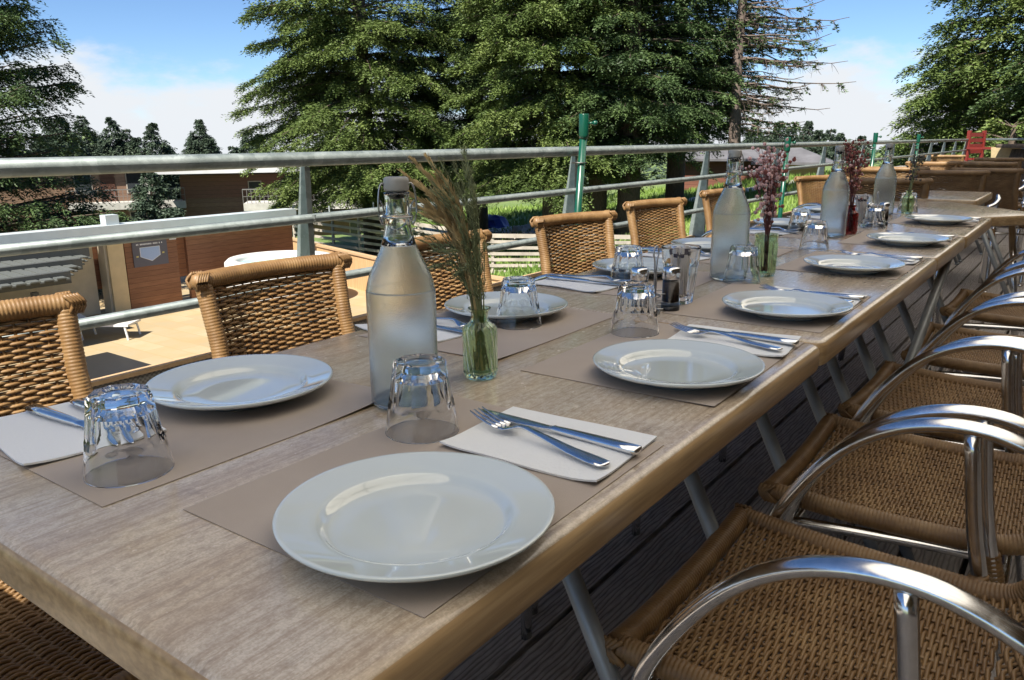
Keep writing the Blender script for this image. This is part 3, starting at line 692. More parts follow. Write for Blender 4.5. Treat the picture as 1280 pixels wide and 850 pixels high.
def loop(x, y, label):
    t = thing('cruet_holder', label, 'holder', (x, y, TZ+.001))
    mb = MB(); mb.tube(spline([(0, -.004, .004), (0, -.004, .09), (0, -.0105, .112), (0, -.0085, .124), (0, 0, .129), (0, .0085, .124), (0, .0105, .112), (0, .004, .09), (0, .004, .004)], 40), .0017, 8, up=(1, 0, 0)); mb.build('handle', 'wire', t, smooth=True)
    mb = MB()
    for sy in (-1, 1):
        a = np.linspace(0, 2*math.pi, 30); mb.tube(np.stack([.021*np.cos(a), .0245*sy+.021*np.sin(a), .0035+0*a], -1), .0016, 6, cap=False); mb.tube(np.stack([.021*np.cos(a), .0245*sy+.021*np.sin(a), .034+0*a], -1), .0013, 6, cap=False)
    mb.tube([(0, -.01, .0035), (0, .01, .0035)], .0016, 6); mb.build('ring_frame', 'wire', t, smooth=True)
def sugar(x, y, label):
    t = thing('sugar_glass', label, 'glass', (x, y, TZ+.001)); tumbler(True, .118, .0405, .028).build('tumbler', 'glass', t, recalc=True, angle=40)
    rg = random.Random(int(y*50)); 
    for k in range(22):
        a = rg.uniform(0, 6.28); r0 = rg.uniform(0, .013); r1 = rg.uniform(.004, .028); a2 = a+rg.uniform(-.5, .5)
        p = Vector((r0*math.cos(a), r0*math.sin(a), .016)); q = Vector((r1*math.cos(a2), r1*math.sin(a2), rg.uniform(.108, .122)))
        mb = MB(); mb.bar(p, q, .0075, .0028); mb.bar(p.lerp(q, .82), p.lerp(q, .90), .0077, .0031, 1); mb.build('sugar_stick', ['paperstick', 'stickink'], t)
loop(-.674, 1.402, 'bent wire loop handle standing between the salt and the pepper mill')
shaker(-.652, 1.428, 'dark pepper mill with a steel cap, right of the wire loop', 'pepper')
shaker(-.700, 1.385, 'white salt shaker with a steel cap, seen through the tumbler left of the wire loop', 'salt')
sugar(-.668, 1.505, 'upright tumbler packed with paper sugar sticks beside the pepper mill')
loop(-.668, 3.31, 'bent wire loop handle standing in front of the fourth bottle')
shaker(-.645, 3.335, 'pepper mill standing behind the tumbler in front of the fourth bottle', 'pepper')
shaker(-.690, 3.29, 'salt shaker beside the far wire loop', 'salt')
sugar(-.715, 3.26, 'upright tumbler of paper sugar sticks right of the dark red vase')

# ================================================================== DECK, RAILING, CANOPY
mb = MB(); X = -10.865+.145*0; i = 0
for i in range(62, 62+42):
    x0 = -10.865+.145*i+.007; x1 = x0+.131
    if x0 > 3.3 or x0 < -1.95: continue
    rg = random.Random(i); ys = -4.0
    while ys < 34: 
        L = rg.uniform(3.2, 4.8); z = rg.uniform(-.0015, .0015); mb.box(((x0+x1)/2, ys+L/2, -.016+z), (x1-x0, L-.006, .032)); ys += L
struct(mb.build('deck_floor', 'deck'))
mb = MB()
for y in np.arange(-4, 34, .6): mb.box((.7, y, -.11), (5.3, .07, .14))
mb.box((.7, 15, -.45), (5.3, 38, .04)); struct(mb.build('deck_joists', 'underdark'))  # joists and a sheet below, under-deck darkness put into their colour
mb = MB(); mb.box((.7, 15, -2.1), (5.2, 37.9, 3.2)); struct(mb.build('terrace_base', 'concrete'))

rl = thing('railing', 'galvanised steel railing with three round rails and tapering posts along the terrace edge', 'railing', (-1.7, 0, 0))
YR = 15.6
def rails(z, r, name, x=0.):
    mb = MB(); mb.tube([(x, -4, z), (x, YR/2, z), (x, YR, z)], r, 14); mb.tube([(x, YR, z), (x+5.5, YR, z)], r, 14, up=(0, 0, 1)); mb.build(name, 'galv', rl, smooth=True)
rails(1.028, .0190, 'handrail'); rails(.872, .0125, 'middle_rail'); rails(.700, .0125, 'lower_rail')
def post(y, x=0., rot=0.):
    mb = MB(); pol = [(-.006, 1.008), (-.026, 1.008), (-.092, .62), (-.165, -.2), (-.020, -.2)]
    th = .006; V = [(px, -th, pz) for px, pz in pol]+[(px, th, pz) for px, pz in pol]
    V = [(x+a*math.cos(rot)-b*math.sin(rot), y+a*math.sin(rot)+b*math.cos(rot), c) for a, b, c in V]
    mb.add(V, [(0, 1, 2, 3, 4), (9, 8, 7, 6, 5)]+[(k, 5+k, 5+(k+1) % 5, (k+1) % 5) for k in range(5)])
    W = [(-.004, -.009, 1.008), (-.004, .009, 1.008), (-.018, .009, -.2), (-.018, -.009, -.2), (-.010, -.009, 1.008), (-.010, .009, 1.008), (-.026, .009, -.2), (-.026, -.009, -.2)]
    W = [(x+a*math.cos(rot)-b*math.sin(rot), y+a*math.sin(rot)+b*math.cos(rot), c) for a, b, c in W]
    mb.add(W, [(0, 1, 2, 3), (7, 6, 5, 4), (0, 4, 5, 1), (1, 5, 6, 2), (2, 6, 7, 3), (3, 7, 4, 0)])
    mb.lathe([(0, .012), (.012, .009), (.014, 0), (.012, -.009), (0, -.012)], 10, (x+.0, y, .872))
    mb.build('post', 'galv', rl)
PY = [-2.7, -1.35, 0.02, 1.41, 2.78, 4.15, 5.32, 6.45, 7.7, 9.0, 10.1, 11.28, 12.31, 13.35, 14.47]
for y in PY: post(y)
for x in (.9, 2.1, 3.3, 4.5): post(YR, x, -math.pi/2)
f = MB(); f.box((-1.775, 5.8, .17), (.012, 19.6, .74)); f.box((-1.775, 5.8, .546), (.026, 19.6, .010), 1)
tag(f.build('mesh_screen', ['mesh', 'huttan']), 'grey woven windbreak screen with a pale top edge along the foot of the railing', 'screen')
GP = 'green umbrella poles tied to the railing'
def green_pole(x, y, top, label, lean=0.):
    t = thing('green_pole', label, 'pole', (x, y, 0), 0, GP)
    mb = MB(); mb.tube([(-.03-lean, 0, 0), (0, 0, top-.06)], .0145, 14, up=(0, 1, 0)); mb.lathe([(0, 0), (.12, 0), (.12, .02), (.03, .04), (0, .04)], 20, (-.03-lean, 0, 0)); mb.build('tube', 'greenpaint', t, smooth=True)
    mb = MB(); mb.lathe([(0, .005), (.0185, .005), (.0195, .002), (.0195, -.075), (.0165, -.088), (0, -.09)], 20, (0, 0, top)); mb.build('sleeve', 'greenpaint', t, smooth=True)
    mb = MB(); mb.tube([(.015, .01, top-.03), (.032, .02, top-.03)], .005, 8); mb.lathe([(0, .011), (.009, .007), (.011, 0), (.009, -.007), (0, -.011)], 10, (.037, .022, top-.03)); mb.build('knob', 'greenpaint', t, smooth=True)
    mb = MB(); a = np.linspace(0, 2*math.pi, 20); mb.tube(np.stack([-.02+.03*np.cos(a), .0+.022*np.sin(a), .985+0*a], -1), .0025, 6, cap=False); mb.build('strap', 'black', t)
green_pole(-1.635, 2.72, 1.165, 'tall green metal pole strapped to the railing, nearest of the green poles', .05)
green_pole(-1.635, 5.26, 1.075, 'green metal pole strapped to the railing behind the pink flowers')
green_pole(-1.635, 7.75, 1.11, 'green metal pole at the railing above the fourth bottle')
green_pole(-1.635, 9.85, 1.10, 'farthest green metal pole, where the posts crowd together')

# unseen canopy and building wall, added to shade the table
cn = thing('unseen_canopy', 'unseen cream canvas awning, added over the terrace to shade and softly light the table', 'canopy')
mb = MB(); mb.add([(-.90, -7, 2.84), (.9, -7, 2.84), (.9, 19, 2.84), (-.90, 19, 2.84)], [(0, 1, 2, 3)]); mb.build('canvas', 'canvas', cn)  # unseen sheet, its edge set where the shade line should fall
mb = MB(); mb.box((2.35, 6, 2.90), (2.95, 26, .12)); mb.build('roof', 'unseenboards', cn)  # unseen solid part, added to keep light off the deck-side chairs
mb = MB(); 
for y in np.arange(-6, 19, 1.5): mb.box((1.42, y, 2.79), (4.6, .05, .06))
mb.build('beam', 'ceiling', cn)
bw = thing('unseen_wall', 'unseen boarded wall added behind the terrace to keep it shaded', 'wall'); mb = MB(); mb.box((3.75, 6, 1.2), (.2, 26, 3.2)); mb.build('wall', 'unseenboards', bw)  # unseen wall, added to hold back light from behind the terrace
for y in (0, 4, 8, 12):
    mb = MB(); mb.box((3.64, y, 1.35), (.03, 2.2, 1.5)); w_ = mb.build('window', 'darkwin', bw); mb = MB()
    for d in (-1.13, 0, 1.13): mb.box((3.62, y+d, 1.35), (.06, .07, 1.6))
    for d in (-.79, .79): mb.box((3.62, y, 1.35+d), (.058, 2.3, .07))
    mb.build('frame', 'creampost', w_)

# red furniture far right
def red_chair(x, y, rz, label, m_):
    t = thing('wooden_bar_chair', label, 'chair', (x, y, 0), rz, None); w = .46
    for sy in (-1, 1):
        mb = MB(); mb.box((-.2, sy*w/2, .585), (.05, .045, 1.17)); mb.build('leg', m_, t); mb = MB(); mb.box((.2, sy*w/2, .37), (.05, .045, .74)); mb.build('leg', m_, t)
        mb = MB(); mb.box((.0, sy*w/2, .90), (.45, .07, .03)); mb.build('armrest', m_, t)
    mb = MB()
    for k in range(4): mb.box((-.16+.11*k, 0, .735), (.095, w, .03))
    mb.build('seat', m_, t); mb = MB()
    for k in range(4): mb.box((-.2, 0, .85+.085*k), (.02, w-.04, .06))
    mb.build('backrest', m_, t); mb = MB(); mb.box((.2, 0, .25), (.03, w, .05)); mb.build('footrest', m_, t)
red_chair(-1.42, 14.6, R(-20), 'bright red wooden high chair in the far corner of the terrace', 'redpaint')
red_chair(-.32, 13.4, R(165), 'dark red wooden high chair at the right edge, beyond the farthest wicker chairs', 'darkred')
t = thing('barrel_table', 'dark wooden barrel table between the two red chairs', 'table', (-.80, 13.5, 0))
mb = MB(); mb.lathe([(0, .9), (.22, .9), (.27, .65), (.28, .45), (.27, .25), (.22, 0), (0, 0)], 24); mb.build('barrel', 'bark', t, smooth=True)
mb = MB(); mb.lathe([(0, .97), (.40, .97), (.42, .95), (.42, .92), (0, .91)], 32); mb.build('tabletop', 'bark', t, angle=40)
t = thing('basket', 'straw yellow square basket beside the barrel table', 'basket', (-1.12, 13.9, .62))
mb = MB(); mb.box((0, 0, .15), (.30, .30, .30), taper=1.2); mb.build('shell', 'bucket', t); mb = MB(); mb.box((0, 0, -.31), (.26, .26, .62)); mb.build('stand', 'bark', t)

# ================================================================== TERRAIN
def smooth(a, b, x): t = np.clip((x-a)/(b-a), 0, 1); return t*t*(3-2*t)
def ground(x, y):
    r = np.hypot(x, y); az = np.degrees(np.arctan2(x, y))
    z = -3.30+2.55*smooth(-42, -12, az)*smooth(8, 26, r)
    z = np.where(az > 40, -3.30+2.4*smooth(-42, -12, -np.abs(az)*0+np.clip(80-az, -60, 0)), z)
    low = smooth(38, 62, r)*smooth(-38, -50, az); z = z-5.2*low
    z = z-.085*np.clip(r-62, 0, 90)+.0*r
    z = z+.10*np.sin(x*.7+1.3)*np.cos(y*.55)*smooth(24, 30, r)*smooth(-42, -36, az)
    return z
rs = np.concatenate([[0.5, 4, 8, 11, 14, 17], np.arange(19, 48, .9), np.arange(48, 110, 4), [130, 180, 260, 400, 700]]); an = np.radians(np.linspace(-180, 180, 241))
RR, AA = np.meshgrid(rs, an, indexing='ij'); GX = RR*np.sin(AA); GY = RR*np.cos(AA); GZ = ground(GX, GY)
V = np.stack([GX, GY, GZ], -1).reshape(-1, 3); nr, na_ = RR.shape
a = (np.arange(nr-1)[:, None]*na_+np.arange(na_-1)[None]).ravel(); F4 = np.stack([a, a+na_, a+na_+1, a+1], -1)
g = fastmesh('meadow_ground', V, F4[:, ::-1].copy(), 'grass'); g.data.polygons.foreach_set('use_smooth', [True]*len(g.data.polygons)); struct(g)
mb = MB(); mb.prism([(-26, -6), (-2.3, -6), (-2.3, 13), (-9, 15.2), (-15, 15.9), (-24.5, 18.0), (-26, 18)], -3.5, -3.262); struct(mb.build('pool_patio', 'patio'))
mb = MB(); pth = [(-30, 30), (-22, 29), (-16, 31), (-10, 37), (-4, 44)]
P = spline([(x, y, 0) for x, y in pth], 40); V = []; 
for i, p in enumerate(P):
    d = P[min(i+1, 39)]-P[max(i-1, 0)]; d /= np.linalg.norm(d); n = np.array([-d[1], d[0], 0])
    for s in (-1.6, 0, 1.6): q = p+n*s; V.append((q[0], q[1], float(ground(q[0], q[1]))+.10))
mb.add(V, [(3*i+j, 3*i+j+1, 3*i+j+4, 3*i+j+3) for i in range(39) for j in (0, 1)]); struct(mb.build('gravel_path', 'gravel', smooth=True))

# grass tufts on the slope: nobody could count them
rg = np.random.default_rng(5); N = 42000
az = np.radians(rg.uniform(-44, -6, N)); rr = 19+31*rg.random(N)**1.3; x = rr*np.sin(az); y = rr*np.cos(az)
ok = ~((y < 19.5) & (x < -9)); 
n_ = np.sin(x*1.1)*np.cos(y*.9)+rg.normal(0, .5, N) > -.7
ok &= n_; x, y, rr = x[ok], y[ok], rr[ok]; z = ground(x, y); n = len(x)
h = rg.uniform(.10, .30, n); w = rg.uniform(.02, .05, n)*rr/28; a = rg.uniform(0, 6.28, n); lx = rg.normal(0, .08, n); ly = rg.normal(0, .08, n)
b = np.stack([x, y, z-.03], -1); d = np.stack([np.cos(a)*w, np.sin(a)*w, 0*w], -1); tp = b+np.stack([lx, ly, h+.03], -1)
V = np.stack([b-d, b+d, tp], 1).reshape(-1, 3); F = np.arange(3*n).reshape(-1, 3)
tag(fastmesh('meadow_grass', V, F, 'blade'), 'long bright green grass growing on the slope beyond the railing', 'grass', None, 'stuff')

# ================================================================== POOL BUILDING
XW = -20.4
pb = thing('pool_building', 'low pool building with red brown boards, cream side wall and pale metal coping', 'building', (XW, 10, -3.262))
def pbx(name, c, d, m_, par=pb, ang=None):
    mb = MB(); mb.box((c[0]-XW, c[1]-10, c[2]+3.262), d); return mb.build(name, m_, par)
pbx('wall', (XW-.05, 11.38, -2.31), (.1, 1.48, 1.9), 'cabin'); 
pbx('wall', (XW-.12, 14.3, -2.25), (.1, 3.7, 2.02), 'cabin')
pbx('door', (XW-.04, 12.82, -2.2), (.06, .8, 2.1), 'cabin')
pbx('wall', (XW-.52, 6.0, -1.9), (.1, 19.6, 1.5), 'cabin')
pbx('wall', (XW-.35, 8.2, -2.3), (.1, 3.5, 2.0), 'cream'); pbx('pillar', (XW-.06, 10.38, -2.3), (.22, .42, 1.95), 'creampost')
pbx('wall', (XW-.20, 10.15, -2.3), (.35, .08, 1.94), 'cream')
rf = pbx('coping', (XW+.02, 5.6, -1.12), (.50, 21.0, .34), 'coping')
pbx('vent', (XW+.0, 10.35, -.83), (.28, .34, .26), 'coping', rf)
mb = MB(); 
for k in range(26): mb.box((.10-XW+XW, -8+k*.0, 0), (0, 0, 0)) if False else None
for k in range(11): mb.box((.095, -4.4-6+k*2.0, 2.11), (.03, .03, .36))
mb.build('roof_seam', 'coping', rf)
# stepped lean-to with grey beams and pale corrugated sheets
ln = thing('lean_to_roof', 'lean-to roof of pale corrugated sheet on grey beams at the left below the railing', 'roof', (-19, 7, -3.262))
for (x, y1, z) in ((-20.1, 9.55, -1.72), (-18.9, 8.78, -1.84), (-17.6, 7.9, -1.90)):
    mb = MB(); mb.box((x+19, (y1-6)/2-7, z+3.262+.20), (.16, y1+6, .26)); mb.build('beam', 'darkbeam', ln)
mb = MB()
for k in range(56):
    y = -5.6+k*.27; xr = -17.3-(max(0, y-7.6))*1.45
    if y > 9.3: break
    mb.box(((xr-20.3)/2+19, y-7, 1.66-.0), (abs(-20.3-xr), .20, .03), rot=Matrix.Rotation(R(3), 3, 'Y')); mb.box(((xr-20.3)/2+19, y-7+.13, 1.63), (abs(-20.3-xr), .08, .03), rot=Matrix.Rotation(R(3), 3, 'Y'))
mb.build('corrugated_sheet', 'corr', ln)
for (x, y) in ((-17.7, 7.2), (-17.7, 1)):
    mb = MB(); mb.box((x+19, y-7, .66), (.12, .12, 1.32)); mb.build('post', 'darkbeam', ln)
# information panel on the boards
sg = thing('information_sign', 'grey information panel with a pale blue basin drawing on the boarded wall', 'sign', (XW+.005, 11.33, -1.80))
mb = MB(); mb.box((.012, 0, 0), (.024, .98, .68)); mb.build('panel', 'sign', sg)
mb = MB(); V = [(.028, -.28, .16), (.028, .26, .16), (.028, .26, -.07), (.028, .02, -.20), (.028, -.28, -.07)]
mb.add(V, [(0, 1, 2, 3, 4)]); mb.add([(x-.003, y*1.06, z*1.08) for x, y, z in V], [(0, 1, 2, 3, 4)], 1); mb.build('drawing', ['signblue', 'signwhite'], sg)
mb = MB(); rg2 = random.Random(2); y = -.38
while y < .36: w = rg2.uniform(.018, .03); mb.box((.027, y+w/2, .255), (.006, w, .038)); y += w+(.012 if rg2.random() > .15 else .045)
mb.build('lettering', 'signwhite', sg)
mb = MB(); mb.box((.027, -.38, -.06), (.006, .06, .04)); mb.box((.027, .36, -.02), (.006, .06, .04)); mb.build('symbol', 'signyellow', sg)
f = MB(); f.box((0, 0, 0), (.012, .2, .26)); tag(f.build('paper_notice', 'white', loc=(XW+.01, 12.02, -1.38)), 'small white paper notice pinned to the boarded wall right of the grey panel', 'notice')
# sun lounger
sl = thing('sun_lounger', 'white plastic sun lounger standing on the sunny patio before the cream wall', 'sun lounger', (-18.1, 8.6, -3.262), R(35))
mb = MB(); mb.box((.25, 0, .34), (1.2, .62, .05)); mb.build('seat', 'white', sl)
mb = MB(); mb.add(*(lambda: (lambda m: (np.concatenate(m.v), m.f))((lambda m: (m.box((-.62, 0, .50), (.72, .62, .05), rot=Matrix.Rotation(R(32), 3, 'Y')), m)[1])(MB())))()); mb.build('backrest', 'white', sl)
for (x, y) in ((.75, .27), (.75, -.27), (-.3, .27), (-.3, -.27)):
    mb = MB(); mb.tube([(x, y, .33), (x+.06, y*1.05, 0)], .025, 8); mb.build('leg', 'white', sl)
f = MB(); f.box((0, 0, 0), (2.2, 1.2, .03)); tag(f.build('dark_mat', 'black', loc=(-15.4, 7.35, -3.24)), 'dark mat lying on the sunny patio at the lower left of the view', 'mat')
# hot tub
ht = thing('hot_tub', 'round white hot tub with turquoise water beside the boarded wall', 'hot tub', (-18.0, 13.75, -3.262))
mb = MB(); mb.lathe([(0, 1.08), (1.12, 1.08), (1.14, 1.18), (1.22, 1.25), (1.40, 1.25), (1.49, 1.17), (1.52, .6), (1.48, 0), (0, 0)], 56); mb.build('shell', 'white', ht, smooth=True)
mb = MB(); mb.lathe([(0, 1.12), (1.13, 1.12)], 48); mb.build('water', 'water', ht)
# tan boarded wall and slatted fence
def board_run(name, label, cat, pts, z0, z1, th, m_, cap=None):
    t = thing(name, label, cat, (pts[0][0], pts[0][1], z0)); 
    for (a, b) in zip(pts, pts[1:]):
        L = math.dist(a, b); an_ = math.atan2(b[1]-a[1], b[0]-a[0]); mb = MB(); mb.box((L/2, 0, (z1-z0)/2), (L, th, z1-z0)); o = mb.build('panel', m_, t); o.location = (a[0]-pts[0][0], a[1]-pts[0][1], 0); o.rotation_euler = (0, 0, an_)
        if cap: mb = MB(); mb.box((L/2, 0, z1-z0+.03), (L+.05, th+.08, .06)); o = mb.build('top_board', cap, t); o.location = (a[0]-pts[0][0], a[1]-pts[0][1], 0); o.rotation_euler = (0, 0, an_)
    return t
board_run('boarded_wall', 'low tan boarded wall at the far side of the patio, right of the hot tub', 'wall', [(-25.5, 18.6), (-20.0, 16.9), (-15.4, 15.6), (-11, 15.1)], -3.262, -2.22, .12, 'tan', 'huttan')
fp = [(-27.5, 21.8, -1.55, -3.35), (-26.2, 21.5, -1.60, -3.35), (-21, 20.9, -1.72, -3.3), (-15.6, 20.3, -1.92, -3.22), (-10.0, 21.6, -1.75, -2.85), (-6, 24.5, -1.3, -2.3)]
fn_ = thing('slatted_fence', 'long weathered fence of horizontal slats between patio and meadow', 'fence', (-20, 21, -3.3))
sl_ = MB(); ax, ay, az_ = 20, -21, 3.3
for (a, b) in zip(fp, fp[1:]):
    for k in range(7):
        u = k/6; za = a[2]+(a[3]+.12-a[2])*u; zb = b[2]+(b[3]+.12-b[2])*u
        sl_.bar((a[0]+ax, a[1]+ay-.04, za+az_), (b[0]+ax, b[1]+ay-.04, zb+az_), .03, .10 if k else .13)
    L = math.dist(a[:2], b[:2]); n = max(1, round(L/1.7))
    for i in range(n):
        u = i/n; px, py = a[0]+(b[0]-a[0])*u, a[1]+(b[1]-a[1])*u; zt = a[2]+(b[2]-a[2])*u; zb_ = a[3]+(b[3]-a[3])*u
        mb = MB(); mb.box((px+ax, py+ay+.02, (zt+.03+zb_-.1)/2+az_), (.10, .08, zt-zb_+.13)); mb.build('post', 'fence', fn_)
sl_.build('slats', 'fence', fn_)
# blue cover, stones
rg2 = random.Random(9)
def rock(x, y, s, label, grp):
    mb = MB(); n = 9; V = []; F = []
    mb.lathe([(0, .55*s), (.35*s, .5*s), (.6*s, .3*s), (.66*s, .05*s), (.5*s, -.2*s), (0, -.25*s)], n)
    v = mb.v[0]; v += np.array([[rg2.uniform(-.12, .12)*s for _ in range(3)] for _ in range(len(v))])
    o = mb.build('boulder', 'stone', loc=(x, y, float(ground(x, y)))); tag(o, label, 'rock', grp)
for k in range(26):
    x = -22.6+rg2.uniform(0, 5.6); y = 26.2+rg2.uniform(0, 2.6)+(x+21)*.35
    rock(x, y, rg2.uniform(.25, .7), 'pale boulder in the stony bank below the big firs', 'pale boulders of the stony bank')
mb = MB(); mb.lathe([(0, .45), (.3, .43), (.6, .33), (.85, .12), (.9, 0), (0, 0)], 14); v = mb.v[0]; v += np.array([[rg2.uniform(-.1, .1) for _ in range(3)] for _ in range(len(v))])
tag(mb.build('blue_tarpaulin', 'blue', loc=(-21.6, 27.9, float(ground(-21.6, 27.9))+.45)), 'blue tarpaulin heaped on the stony bank', 'tarpaulin')

# ================================================================== HOUSES
def house_local(name, label, x, y, z, ang): return thing(name, label, 'house', (x, y, z), ang)
def hb(name, par, c, d, m_, rot=None): mb = MB(); mb.box(c, d, rot=rot); return mb.build(name, m_, par)
def balcony(par, c, w, d):
    o = hb('balcony', par, (c[0], c[1], c[2]), (w, d, .45), 'concrete'); mb = MB()
    mb.box((c[0], c[1]-d/2+.04, c[2]+1.10), (w, .05, .06)); mb.box((c[0], c[1]-d/2+.04, c[2]+.66), (w, .03, .03))
    for k in range(int(w/.25)+1): mb.box((c[0]-w/2+k*w/int(w/.25), c[1]-d/2+.04, c[2]+.66), (.03, .03, .88))
    mb.build('balustrade', 'railing', o)
def win(par, c, w, h):
    o = hb('window', par, c, (w, .08, h), 'fence'); hb('pane', o, (c[0], c[1]-.03, c[2]), (w-.14, .08, h-.14), 'darkwin')
# local frame: x right as seen from the terrace, -y towards the viewer
h1 = house_local('apartment_house', 'wooden apartment house with concrete balconies, half hidden by the left fir', -55.6, 27.4, -8.5, R(62))
hb('wall', h1, (-1, 2.5, 4.1), (9.5, 5, 8.2), 'chalet'); hb('roof', h1, (-1, 2.3, 8.3), (10.2, 6, .2), 'paleroof')
for k, z in enumerate((2.7, 5.45)):
    balcony(h1, (1.0, -.9, z), 5.2, 1.8); win(h1, (-.6, -.02, z+1.5), 1.1, 1.5); win(h1, (2.6, -.02, z+1.5), 1.1, 1.5); hb('panel', h1, (.9, -.03, z+1.35), (.9, .08, 2.3), 'chaletred')
hb('pillar', h1, (3.45, -.3, 4.1), (.5, .5, 8.2), 'concrete')
for q in (-.6, 2.6): win(h1, (q, -.02, 7.4), 1.1, 1.2)
hb('panel', h1, (.9, -.03, 7.2), (.9, .08, 1.8), 'chaletred')
h2 = house_local('chalet', 'big brown boarded chalet with a white roof edge and few small windows', -46.9, 33.9, -8.2, R(55))
hb('wall', h2, (0, 3, 3.6), (9.0, 6, 7.2), 'chalet'); hb('upper_wall', h2, (0, 2.96, 6.4), (9.1, 6.0, 1.5), 'chaletred'); rf = hb('roof', h2, (-.5, 2.4, 7.50), (11.2, 9, .32), 'paleroof'); hb('chimney', rf, (2.5, 3, 8.0), (.6, .6, .8), 'concrete')
win(h2, (.2, -.05, 6.35), .9, .75); win(h2, (2.3, -.05, 6.35), .9, .75); win(h2, (2.4, -.03, 3.9), 1.0, 1.2)
hb('panel', h2, (-.5, -.03, 3.1), (5.4, .1, .6), 'tan')
for z in (3.2, 5.3): balcony(h2, (-5.6, .2, z), 2.6, 1.8)
mb = MB(); mb.tube([(-6.3, -.5, 0), (-6.3, -.5, 7.3)], .12, 8); mb.build('pillar', 'fence', h2)
h3 = house_local('low_house', 'low house with white edged concrete terraces, seen under the big fir', -40.8, 34.6, -7.2, R(48))
hb('wall', h3, (0, 3, 2.1), (9, 5, 4.4), 'chalet'); hb('wall', h3, (0, 2.9, .9), (9.1, 5, 1.5), 'chaletred'); balcony(h3, (.2, -.2, 4.35), 9.6, 2.6); hb('canopy', h3, (2.6, -1.2, 3.75), (5.6, 2.6, .22), 'white')
balcony(h3, (1.6, 2.2, 5.2), 3.4, 2.2); win(h3, (-2, .45, 2.6), 1.2, 1.2); win(h3, (2.4, .45, 2.6), 1.2, 1.2)
hb('panel', h3, (3.2, 3.2, 6.5), (2.4, .3, .8), 'huttan')
mb = MB(); mb.tube([(4.3, -2.2, 0), (4.3, -2.2, 3.7)], .09, 8); mb.build('pillar', 'white', h3)

# the slate roofed huts on the meadow
def hut(name, label, x, y, z, ang, w, d, h, rise, wall):
    t = thing(name, label, 'hut', (x, y, z), ang); hb('wall', t, (0, 0, h/2), (w, d, h), wall)
    mb = MB(); o = .6; W, D_ = w/2+o, d/2+o; c = .9
    V = [(-W, -D_, h-.05), (W, -D_, h-.05), (W, D_, h-.05), (-W, D_, h-.05), (-W+D_*c, 0, h+rise), (W-D_*c, 0, h+rise)]
    V += [(a, b, zz-.12) for a, b, zz in V[:4]]
    mb.add(V, [(0, 1, 5, 4), (1, 2, 5), (2, 3, 4, 5), (3, 0, 4), (6, 7, 1, 0), (7, 8, 2, 1), (8, 9, 3, 2), (9, 6, 0, 3), (9, 8, 7, 6)]); mb.build('roof', 'slate', t); return t
hz = float(ground(-13.2, 43.0))
hut('slate_hut', 'small hut with a grey hipped roof and pale timber wall on the meadow, right part', -13.0, 43.0, -1.75, R(16), 2.8, 3.0, 1.7, .75, 'huttan')
hut('slate_hut', 'long dark red hut with a grey roof behind the second bottle', -16.6, 43.0, -1.75, R(20), 4.8, 3.0, 1.85, .7, 'hutred')
f = MB(); f.box((0, 0, .35), (1.2, .8, .7)); f.box((0, 0, .74), (1.3, .9, .08)); tag(f.build('metal_bin', 'leg', loc=(-11.9, 36.5, float(ground(-11.9, 36.5)))), 'grey metal bin standing on the grass in front of the hipped roof hut', 'bin')

